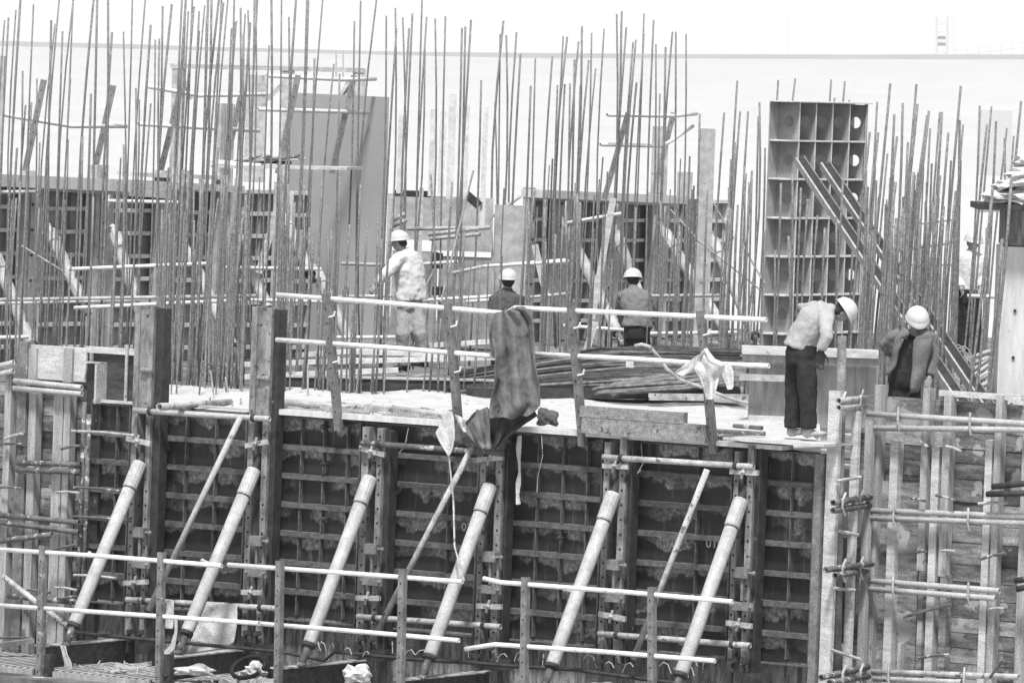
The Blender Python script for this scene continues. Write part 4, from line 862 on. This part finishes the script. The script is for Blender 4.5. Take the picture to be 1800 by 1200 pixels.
# ---------------- standing rebars ----------------
def busy(px, d):
    # stand fewer bars straight in front of the three men at the back
    return d < 92 and any(a < px < b for a, b in ((862, 926), (1086, 1150), (686, 750))) and random.random() < .75
def dback(px): return Z(px, back_y(px)+2, 0).y
def rebar(px, py, d, r, lean, zb0, label, grp, mt=None):
    p0 = D(px, py, d); h = p0.z-zb0
    if h < .2 or (h < 3.2 and busy(px, d)): return
    bx = p0.x+random.gauss(0, .012)*h-lean*h; by = d+random.gauss(0, .01)*h
    b = V((bx, by, zb0)); bow = random.gauss(0, .012)*h; mid = []
    for k in range(6):
        f = k/5; p = b.lerp(p0, f); p.x += bow*math.sin(f*math.pi); mid.append(p)
    q = M(); q.tube(mid, r, 6); one(q, 'rebar', mt or m_rebar, label, 'rebar', grp, True)
tall_l = [(8,36),(15,31),(28,18),(36,0),(59,8),(90,36),(97,42),(110,55),(105,-10),(129,-10),(131,-20),(165,-5),(171,-5),(190,-10),(197,57),(217,56),(233,-10),(256,-10),(265,44),(273,70),(280,68),(286,11),(302,8),(320,-5),(327,-5),(341,12),(350,55),(366,-10),(390,-10),(387,-20),(407,50),(415,37),(423,14),(431,25),(436,18),(447,0),(412,-10),(360,10),(372,-10),
          (450,-10),(453,-10),(477,-10),(495,-10),(508,30),(521,-10),(540,-10),(543,-15),(568,-10),(473,80),(40,125),(55,180),(65,138),(124,138),(160,165),(239,155),(245,175),(265,182),(145,240),(30,260),(45,185),(70,250),(120,245),(85,260),(338,0),(331,20),(363,30),(393,5),(401,-5),(428,60),(440,40),(325,40),(350,20)]
for x, y in tall_l:
    rebar(x, y, random.uniform(90.5, 93.5), random.choice([.011, .013, .016]), random.gauss(0, .012), -.42, 'tall thin rebar rising above the back-left wall', 'tall rebars at the left')
tall_m = [(553,103),(587,113),(597,130),(623,37),(634,2),(663,-10),(679,28),(695,14),(697,50),(708,31),(719,50),(725,24),(742,-5),(750,30),(765,33),(783,29),(747,87),(846,141),(812,49),(818,47),(828,35)]
for x, y in tall_m:
    rebar(x, y, random.uniform(96, 100), random.choice([.013, .015]), random.gauss(0.01, .012), -.42, 'tall thin rebar around the plain grey panel', 'tall rebars in the middle')
tall_r = [(879,60),(885,37),(890,62),(908,57),(915,95),(941,103),(933,151),(971,98),(990,64),(997,65),(1010,105),(1017,73),(1023,46),(1035,106),(1040,58),(1047,121),(1062,51),(1084,25),(1092,40),(1093,20),(1101,48),(1113,74),(1118,70),(1132,24),(1149,35),(1153,78),(1160,165),(1170,83),(1182,56),(1188,56),(1206,60),(980,150),(993,148),(1002,147),(1119,145),(870,180),(1132,60),(1020,150)]
for x, y in tall_r:
    rebar(x, y, random.uniform(106.5, 109), random.choice([.013, .015, .017]), random.gauss(0, .012), -.42, 'tall thin rebar rising above the back-right wall', 'tall rebars right of centre')
gap = [(1296,142),(1273,198),(1301,196),(1315,196),(1335,180),(1333,205),(1230,200),(1285,280),(1292,250),(1308,290),(1322,300),(1345,260),(1281,330)]
for x, y in gap:
    rebar(x, y, random.uniform(95, 101), .015, random.gauss(0.02, .012), -.42, 'rebar in the open gap left of the column form', 'rebars left of the column form')
top = [(1368,141),(1398,138),(1461,140),(1485,143),(1467,172),(1493,176)]
for x, y in top:
    rebar(x, y, 103.5, .015, .02, -.42, 'rebar standing behind the perforated column form', 'rebars behind the column form')
for x, y in [(1373,322),(1408,330),(1437,378),(1386,415),(1393,300),(1420,350),(1450,400),(1482,310),(1362,440),(1470,380),(1500,420),(1510,390)]:
    rebar(x, y, random.uniform(88, 93), .015, .0, -.42, 'rebar in front of the perforated column form', 'rebars before the column form')
right = [(1542,179),(1565,147),(1587,181),(1611,148),(1613,183),(1633,195),(1635,226),(1652,197),(1656,197),(1689,151),(1687,211),(1693,219),(1722,186),(1735,218),(1743,187),(1751,213),(1770,225),(1766,243),(1782,239),(1795,178),(1667,233),(1572,201),(1544,233),(1529,232),(1630,203),(1523,300),(1535,290),(1560,270),(1577,240),(1596,250),(1605,235)]
for x, y in right:
    rebar(x, y, random.uniform(84, 90), random.choice([.013, .016]), random.gauss(.035, .01), -.3, 'tall rebar in the thicket right of the column form', 'rebars of the right-hand thicket')
for i in range(34):
    x = random.uniform(1522, 1690); rebar(x, random.uniform(300, 420), random.uniform(80, 90), random.choice([.015, .018, .02]), random.gauss(.02, .02), -.3, 'shorter rebar in the thicket right of the column form', 'shorter rebars of the right-hand thicket')
for x, y in [(1778,315),(1762,420),(1745,330),(1735,400)]:
    rebar(x, y, 78, .018, .05, -.1, 'thick rebar standing before the white pillar', 'rebars before the white pillar')
# shorter bars before the back-left wall, standing on the slab and behind it
for i in range(44):
    x = random.choice([random.uniform(5, 240), random.uniform(285, 435), random.uniform(285, 435), random.uniform(490, 535)]); d = random.uniform(84.5, 90)
    rebar(x, random.uniform(250, 420), d, random.choice([.012, .015, .018]), random.gauss(0, .008), -.4 if d > 85 else -.1, 'shorter rebar in front of the back-left wall', 'shorter rebars at the left')
for x, y in [(566,318),(598,300),(634,323),(646,393),(583,395),(544,400),(552,402),(576,415),(615,395),(665,380),(671,420),(690,372),(757,307),(795,320),(816,400),(870,403),(735,420),(725,398),(775,560),(843,470)]:
    rebar(x, y, dback(x)-random.uniform(.0, .4), .014, random.gauss(0, .01), .0, 'shorter rebar in front of the plain grey panel', 'shorter rebars in the middle')
for i in range(32):
    x = random.uniform(905, 1345); rebar(x, random.uniform(310, 430), random.uniform(87, 93), random.choice([.014, .017]), random.gauss(0, .012), -.4, 'shorter rebar in front of the back-right wall', 'shorter rebars right of centre')
q = M()
for i in range(170):
    x = random.choice([random.uniform(-5, 500), random.uniform(870, 1345), random.uniform(1520, 1690), random.uniform(500, 870)])
    if 280 > x > 237: continue
    mid_ = 500 < x < 870
    fs = mid_ or (285 < x < 440 and random.random() < .6)
    d = random.uniform(84.6, 93) if not fs else dback(x)-random.uniform(0, .5 if mid_ else 1.6)
    if x > 1345: d = random.uniform(80, 90)
    if busy(x, d): continue
    p = D(x, random.uniform(270, 460) if not mid_ else random.uniform(430, 600), d); z0_ = 0 if fs else -.4
    bx = p.x-random.gauss(0.01, .015)*(p.z-z0_); q.tube([V((bx, d, z0_)), V(((bx+p.x)/2+random.gauss(0, .01), d, (p.z+z0_)/2)), p], random.choice([.009, .012, .014]), 5)
one(q, 'rebar_thicket', m_rebar, 'dense mass of thinner rebars filling the space between slab and back walls', 'rebar', kind='stuff')
for x, y, x1, y1 in [(541,640,541,697),(657,620,655,686),(370,650,377,704),(396,662,402,694),(423,700,424,716),(369,698,370,716),(408,705,409,718)]:
    q = M(); q.tube([Z(x1, y1, .0)+V((0,0,-.02)), D(x, y, Z(x1, y1, 0).y)], .012, 5); one(q, 'bar_stub', m_pipem, 'thin bar stub sticking up from the bright slab', 'bar', 'bar stubs on the slab')

# ---------------- people ----------------
def remesh(o, vox, sm=4, disp=0, dscale=.12):
    m_ = o.modifiers.new('join', 'REMESH'); m_.mode = 'VOXEL'; m_.voxel_size = vox; m_.use_smooth_shade = True
    m_ = o.modifiers.new('soft', 'SMOOTH'); m_.iterations = sm; m_.factor = .5
    if disp:
        tx = bpy.data.textures.get('folds') or bpy.data.textures.new('folds', 'CLOUDS'); tx.noise_scale = dscale; tx.noise_depth = 2
        m_ = o.modifiers.new('folds', 'DISPLACE'); m_.texture = tx; m_.strength = disp; m_.mid_level = .5; m_.texture_coords = 'LOCAL'
def hand(q, wrist, d, side, s=1.0):
    """wrist point, direction of the fingers, side towards the thumb"""
    d = V(d).normalized(); side = (V(side)-d*V(side).dot(d)).normalized(); nn = d.cross(side)
    q.loft([wrist-d*.02*s, wrist+d*.03*s, wrist+d*.09*s], [(.026*s,.018*s),(.04*s,.016*s),(.042*s,.013*s)], side)
    for k, (off, ln) in enumerate([(.032,.07),(.011,.08),(-.011,.075),(-.031,.058)]):
        b = wrist+d*.085*s+side*off*s; q.tube([b, b+d*ln*.5*s+nn*.008*s, b+d*ln*.8*s+nn*.03*s, b+d*ln*.9*s+nn*.05*s], [.0095*s,.009*s,.0085*s,.007*s], 6)
    b = wrist+d*.03*s+side*.035*s; q.tube([b, b+d*.03*s+side*.028*s+nn*.01*s, b+d*.065*s+side*.034*s+nn*.025*s], [.012*s,.011*s,.009*s], 6)
def person(label, d0, J, face, sw, mats, helmet_axis=None, sleeve=.066, hd=None, glove=None, vest=None, brim_off=.01, tr=.1):
    P = {}
    for k, v in J.items():
        P[k] = D(v[0], v[1], d0-(v[2] if len(v) > 2 else 0))
    face = V(face).normalized(); sw = V(sw).normalized()
    base = (P['toeL']+P['toeR'])/2; base.z = min(P['toeL'].z, P['toeR'].z)
    t = thing('person', label, 'person', base, 'construction workers')
    H = P['head']; ax = V(helmet_axis or (0, 0, 1)).normalized(); ax = ax  # crown direction
    q = M(); side = face.cross(ax).normalized()
    q.ball(H, .078, .092, .112, ax, 16, 12)
    q.ball(H-ax*.05+face*.022, .055, .06, .068, ax)                       # jaw
    q.tube([H+face*.085+ax*.015, H+face*.108-ax*.02, H+face*.085-ax*.03], [.011,.016,.01], 6)   # nose
    q.tube([H+face*.078-ax*.062-side*.02, H+face*.083-ax*.06, H+face*.078-ax*.062+side*.02], .009, 6)  # lips
    q.tube([H+face*.078+ax*.022-side*.045, H+face*.088+ax*.025, H+face*.078+ax*.022+side*.045], .01, 6)  # brow
    for sg in (-1, 1): q.ball(H+side*sg*.08-face*.005-ax*.01, .012, .022, .032, ax, 8, 6)   # ears
    q.loft([P['neck']-(H-P['neck']).normalized()*.04, (P['neck']+H)/2, H-ax*.02], [.062, .055, .055], sw)
    q.loft([P['hip'], P['waist'], P['chest'], P['neck']], [(.14,.1),(.125,.09),(.16,.1),(.07,.06)], sw)
    for S in 'LR':
        q.tube([P['sh'+S], P['el'+S], P['wr'+S]], [.05,.04,.026], 10)
        q.tube([P['hp'+S], P['kn'+S], P['an'+S]], [.08,.055,.04], 10)
        q.tube([P['an'+S], P['toe'+S]], [.04,.03], 8)
        hdir = (P['wr'+S]-P['el'+S]).normalized() if not hd or S not in hd else V(hd[S][0])
        hs = face if not hd or S not in hd else V(hd[S][1])
        if not glove or S not in glove: hand(q, P['wr'+S], hdir, hs)
    o = q.build('body', mats['skin'], t, True); remesh(o, .0085, 2)
    for S in (glove or ''):
        q = M(); hdir = (P['wr'+S]-P['el'+S]).normalized() if not hd or S not in hd else V(hd[S][0]); hs = face if not hd or S not in hd else V(hd[S][1])
        q.tube([P['wr'+S]-hdir*.05, P['wr'+S]], [.04, .034], 10); hand(q, P['wr'+S], hdir, hs, 1.25); o = q.build('glove', m_hair, t, True); remesh(o, .009, 2)
    for sg in (-1, 1):
        q = M(); q.ball(H+face*.078+side*sg*.03+ax*.006, .011, .011, .008, ax, 8, 6); q.build('eye', m_hair, t)
    q = M(); q.ball(H-face*.022+ax*.012, .085, .094, .105, ax, 14, 10)
    q.ball(H-face*.045-ax*.035, .072, .06, .06, ax, 12, 8); o = q.build('hair', m_hair, t, True)
    # jacket
    J_ = mats['top']; q = M()
    q.loft([P['hem'], P['waist'], P['chest'], P['shm'], P['neck']], mats.get('tr', [(.2,.14),(.19,.14),(.22,.15),(.19,.12),(.075,.07)]), sw, 16)
    for S in 'LR':
        q.tube([P['shm'].lerp(P['sh'+S], .55), P['sh'+S], (P['sh'+S]+P['el'+S])/2, P['el'+S], P['wr'+S].lerp(P['el'+S], .12)], [sleeve*1.25, sleeve*1.15, sleeve*1.05, sleeve, sleeve*.68], 10)
    o = q.build(mats['topname'], J_, t, True); remesh(o, .013, 2, .045, .14)
    q = M(); q.loft([P['neck']-(H-P['neck']).normalized()*.05, P['neck']+(H-P['neck']).normalized()*.015], [(.08,.08),(.066,.066)], sw, 12); q.build('collar', J_, t, True)
    # trousers
    q = M(); q.loft([P['waist'].lerp(P['hip'], .35), P['hip'], (P['hpL']+P['hpR'])/2-(P['waist']-P['hip']).normalized()*.03], mats.get('hr', [(.17,.14),(.18,.14),(.17,.13)]), sw, 14)
    for S in 'LR': q.tube([P['hp'+S], (P['hp'+S]+P['kn'+S])/2, P['kn'+S], (P['kn'+S]+P['an'+S])/2, P['an'+S]], [tr*1.0, tr*1.06, tr*.95, tr*.88, tr*.84], 12)
    o = q.build('trousers', mats['bot'], t, True); remesh(o, .015, 3, .03)
    for S in 'LR':
        q = M(); a, b = P['an'+S], P['toe'+S]; b = V(b); dd = V((b.x-a.x, b.y-a.y, 0)); dd = dd.normalized() if dd.length > .02 else V((face.x, face.y, 0)).normalized()
        z0 = min(a.z, b.z); h = V((a.x, a.y, b.z+.045)); q.ball(h-dd*.01, .05, .048, .055); q.loft([h-dd*.06, h, h+dd*.09, h+dd*.17, h+dd*.2], [(.038,.035),(.045,.045),(.048,.036),(.042,.026),(.02,.014)], dd.cross(UP), 10); o = q.build('shoe', mats['shoe'], t, True); remesh(o, .01, 2)
    # helmet
    q = M(); n = 24; rows = 9; hc_ = H+ax*.028-face*.004; rx, ry, rz_ = .118, .138, .125
    fwd = (face-ax*face.dot(ax)).normalized(); sd_ = ax.cross(fwd)
    for j in range(rows):
        th = j/(rows-1)*math.pi/2
        for k in range(n):
            a_ = 2*math.pi*k/n; cs = max(math.cos(th), .02); q.v.append(hc_+(sd_*math.cos(a_)*rx+fwd*math.sin(a_)*ry)*cs+ax*math.sin(th)*rz_)
    base_i = len(q.v)
    for k in range(n):
        a_ = 2*math.pi*k/n; pk = .035*max(math.sin(a_), 0)**2+.014; q.v.append(hc_+sd_*math.cos(a_)*(rx+.014)+fwd*math.sin(a_)*(ry+pk)-ax*(.012+.012*max(math.sin(a_), 0)))
    for j in range(rows-1):
        for k in range(n): k2 = (k+1) % n; q.f.append((j*n+k, j*n+k2, (j+1)*n+k2, (j+1)*n+k))
    for k in range(n): k2 = (k+1) % n; q.f.append((base_i+k, base_i+k2, k2, k))
    q.f.append(tuple((rows-1)*n+k for k in range(n)))
    o = q.build('helmet', m_helmet, t, True); md = o.modifiers.new('thick', 'SOLIDIFY'); md.thickness = .006
    q = M(); pts = [hc_+fwd*math.cos(a_)*.142*-1+ax*(math.sin(a_)*.128) for a_ in [math.pi*k/10 for k in range(1, 10)]]; q.tube(pts, .006, 6); r_ = q.build('ridge', m_helmet, o)
    return t, P
pr = person
# bending worker at the slab corner
mt4 = dict(skin=m_skin, top=m_shirt, topname='shirt', bot=m_black, shoe=m_shoe, hr=[(.17,.155),(.18,.175),(.16,.165)], tr=[(.18,.18),(.175,.175),(.21,.18),(.18,.15),(.075,.07)])
t4, P4 = person('worker in a pale shirt and dark trousers bending over at the slab corner, looking down', 73.0,
  dict(head=(1482,548), neck=(1465,546), shm=(1452,550), chest=(1432,562), waist=(1413,592), hem=(1404,614), hip=(1408,622),
       shL=(1440,544,-.2), elL=(1412,536,-.32), wrL=(1424,560,-.2), shR=(1452,562,.2), elR=(1452,592,.3), wrR=(1443,617,.28),
       hpL=(1400,636,-.08), knL=(1396,692,-.1), anL=(1393,752,-.1), toeL=(1398,766,-.1), hpR=(1417,638,.1), knR=(1420,692,.12), anR=(1421,753,.12), toeR=(1440,769,.12)),
  (.78, .12, -.62), (-.25, 1, .1), mt4, sleeve=.076, helmet_axis=(.82, .02, .57), hd={'R': ((-.05, 0, -1), (1, 0, 0))}, glove='R', tr=.108)
# worker facing the camera behind the timber wall
mt5 = dict(skin=m_skin, top=m_hair, topname='shirt', bot=m_black, shoe=m_shoe, tr=[(.17,.12),(.17,.12),(.19,.125),(.17,.11),(.065,.06)])
t5, P5 = person('worker in an open grey jacket facing the camera behind the right timber wall, looking down', 73.6,
  dict(head=(1612,563,.1), neck=(1607,590), shm=(1603,599), chest=(1600,612), waist=(1592,640), hem=(1590,662), hip=(1590,668),
       shL=(1634,592), elL=(1640,630,-.02), wrL=(1633,666,.1), shR=(1575,590), elR=(1556,603,-.12), wrR=(1566,628,-.15),
       hpL=(1602,676), knL=(1603,730), anL=(1603,775), toeL=(1603,785,.1), hpR=(1579,676), knR=(1577,730), anR=(1577,775), toeR=(1577,785,.1)),
  (.12, -.86, -.5), (1, 0, 0), mt5, helmet_axis=(.08, -.5, .86), sleeve=.05, tr=.1, hd={'L': ((-.2, -.1, -1), (-1, -.3, 0))})
def strip_piece(name, rows, d, mt_, parent, amp=.012, th=.02, seed=0):
    q = M(); sub = 3; R_ = []
    for k in range(len(rows)-1):
        for s_ in range(sub): f = s_/sub; R_.append([rows[k][i]*(1-f)+rows[k+1][i]*f for i in range(6)])
    R_.append(rows[-1]); nx_ = 6
    for j, (xl, yl, ol, xr, yr, orr) in enumerate(R_):
        for i in range(nx_+1):
            f = i/nx_; q.v.append(D(xl+(xr-xl)*f, yl+(yr-yl)*f, d-(ol+(orr-ol)*f)-.04*math.sin(f*math.pi)-amp*math.sin(j*1.3+f*5+seed)))
    for j in range(len(R_)-1):
        for i in range(nx_): a = j*(nx_+1)+i; q.f.append((a, a+1, a+nx_+2, a+nx_+1))
    o = q.build(name, mt_, parent, True); md = o.modifiers.new('thick', 'SOLIDIFY'); md.thickness = th; return o
m_j5 = mat('washed_grey_jacket', .1, .15, 5, .95, bump=.5, grain=.3)
strip_piece('jacket_front', [(1588,577,.1,1600,579,.12),(1579,588,.14,1596,588,.17),(1573,600,.15,1590,592,.19),(1571,622,.15,1578,615,.19),(1566,645,.14,1574,640,.18),(1556,660,.13,1562,656,.16)], 73.6, m_j5, t5)
strip_piece('jacket_front', [(1619,578,.12,1628,580,.1),(1615,588,.18,1640,592,.12),(1606,598,.2,1638,602,.14),(1605,630,.2,1630,632,.14),(1603,660,.2,1624,660,.14),(1600,690,.2,1612,688,.15)], 73.6, m_j5, t5, seed=2)
q = M()
q.loft([P5['chest'].lerp(P5['waist'], .6)+V((0,.07,0)), P5['chest']+V((0,.04,0)), P5['shm']+V((0,.02,.02)), P5['neck']+V((0,.03,0))], [(.2,.12),(.235,.13),(.225,.11),(.09,.07)], (1,0,0), 16)
for S in 'LR': q.tube([P5['shm'].lerp(P5['sh'+S], .6), P5['sh'+S], (P5['sh'+S]+P5['el'+S])/2, P5['el'+S], P5['wr'+S].lerp(P5['el'+S], .15)], [.085,.08,.075,.072,.055], 10)
q.v = [v for v in q.v]
o = q.build('jacket', m_j5, t5, True); remesh(o, .013, 2, .045, .14)
# worker in the white jacket
mt1 = dict(skin=m_skin, top=m_wjack, topname='jacket', bot=m_trou, shoe=m_hair, tr=[(.24,.17),(.22,.17),(.23,.16),(.19,.13),(.08,.07)])
person('worker in a white jacket reaching left among the rebars', 91.5,
  dict(head=(701,425), neck=(709,441), shm=(715,450), chest=(719,470), waist=(722,505), hem=(724,528), hip=(722,530),
       shL=(700,456,.15), elL=(676,484,.3), wrL=(662,500,.3), shR=(732,458,-.15), elR=(738,492,-.1), wrR=(728,512,.1),
       hpL=(712,540), knL=(709,588,.1), anL=(713,640), toeL=(702,652,.05), hpR=(731,540), knR=(738,585,.1), anR=(746,632), toeR=(738,645)),
  (-.85, .3, -.35), (.75, .5, 0), mt1, helmet_axis=(-.12, 0, 1), sleeve=.08, tr=.11)
# capped worker behind the tarpaulin
mt2 = dict(skin=m_skin, top=m_djack, topname='jacket', bot=m_black, shoe=m_hair, tr=[(.2,.14),(.2,.14),(.22,.15),(.19,.12),(.075,.07)])
person('worker in a dark jacket seen from behind above the tarpaulin', 90,
  dict(head=(893,493), neck=(892,508), shm=(891,521), chest=(890,535), waist=(888,572), hem=(887,592), hip=(887,598),
       shL=(868,527), elL=(862,560), wrL=(868,590,-.2), shR=(914,527), elR=(921,560), wrR=(914,590,-.2),
       hpL=(877,608), knL=(876,650), anL=(875,692), toeL=(874,700,-.1), hpR=(898,608), knR=(898,650), anR=(898,692), toeR=(898,700,-.1)),
  (-.1, 1, -.2), (1, .1, 0), mt2, helmet_axis=(0, -.05, 1), sleeve=.07)
# stooping worker with the dark trousers
mt3 = dict(skin=m_skin, top=m_mjack, topname='jacket', bot=m_black, shoe=m_hair, tr=[(.21,.16),(.2,.16),(.22,.16),(.19,.13),(.075,.07)])
person('worker in a mid-grey jacket and black trousers stooping with his back turned', 90,
  dict(head=(1112,492,-.08), neck=(1113,506,-.03), shm=(1115,515), chest=(1118,530,.03), waist=(1121,558,.08), hem=(1120,576,.1), hip=(1120,580,.1),
       shL=(1094,520), elL=(1090,548,-.1), wrL=(1100,572,-.15), shR=(1136,520), elR=(1144,548,-.1), wrR=(1138,570,-.3),
       hpL=(1111,592,.1), knL=(1108,635,-.05), anL=(1108,685), toeL=(1106,695,-.1), hpR=(1130,592,.1), knR=(1132,635,-.05), anR=(1132,685), toeR=(1134,695,-.1)),
  (-.25, 1, -.5), (1, .1, 0), mt3, helmet_axis=(-.02, .2, 1), sleeve=.07)
# distant worker
mt6 = dict(skin=m_skin, top=m_wjack, topname='shirt', bot=m_black, shoe=m_hair)
person('distant worker in a white top and black trousers half hidden by the right-hand thicket', 92,
  dict(head=(1711,426), neck=(1708,441), shm=(1706,451), chest=(1705,465), waist=(1703,495), hem=(1702,510), hip=(1702,516),
       shL=(1686,456), elL=(1682,485), wrL=(1690,508,.2), shR=(1725,456), elR=(1730,485), wrR=(1724,508,.2),
       hpL=(1693,528), knL=(1692,572), anL=(1690,620), toeL=(1690,628,.1), hpR=(1712,528), knR=(1713,572), anR=(1714,620), toeR=(1714,628,.1)),
  (.3, -1, -.4), (1, 0, 0), mt6, helmet_axis=(.1, -.1, 1), sleeve=.07)
# ---------------- haze ----------------
q = M(); q.hexa([V((-2600,-50,-66)),V((2600,-50,-66)),V((2600,9700,-66)),V((-2600,9700,-66))],[V((-2600,-50,75)),V((2600,-50,75)),V((2600,9700,75)),V((-2600,9700,75))])
hm = bpy.data.materials.new('haze'); hm.use_nodes = True; t = hm.node_tree; t.nodes.clear()
out = t.nodes.new('ShaderNodeOutputMaterial'); pv = t.nodes.new('ShaderNodeVolumePrincipled'); pv.inputs['Color'].default_value = (.97,.97,.97,1); pv.inputs['Density'].default_value = .00016; pv.inputs['Anisotropy'].default_value = 0
t.links.new(pv.outputs[0], out.inputs['Volume'])
tag(q.build('haze', hm), 'even pale haze over the whole valley', 'haze', None, 'stuff')
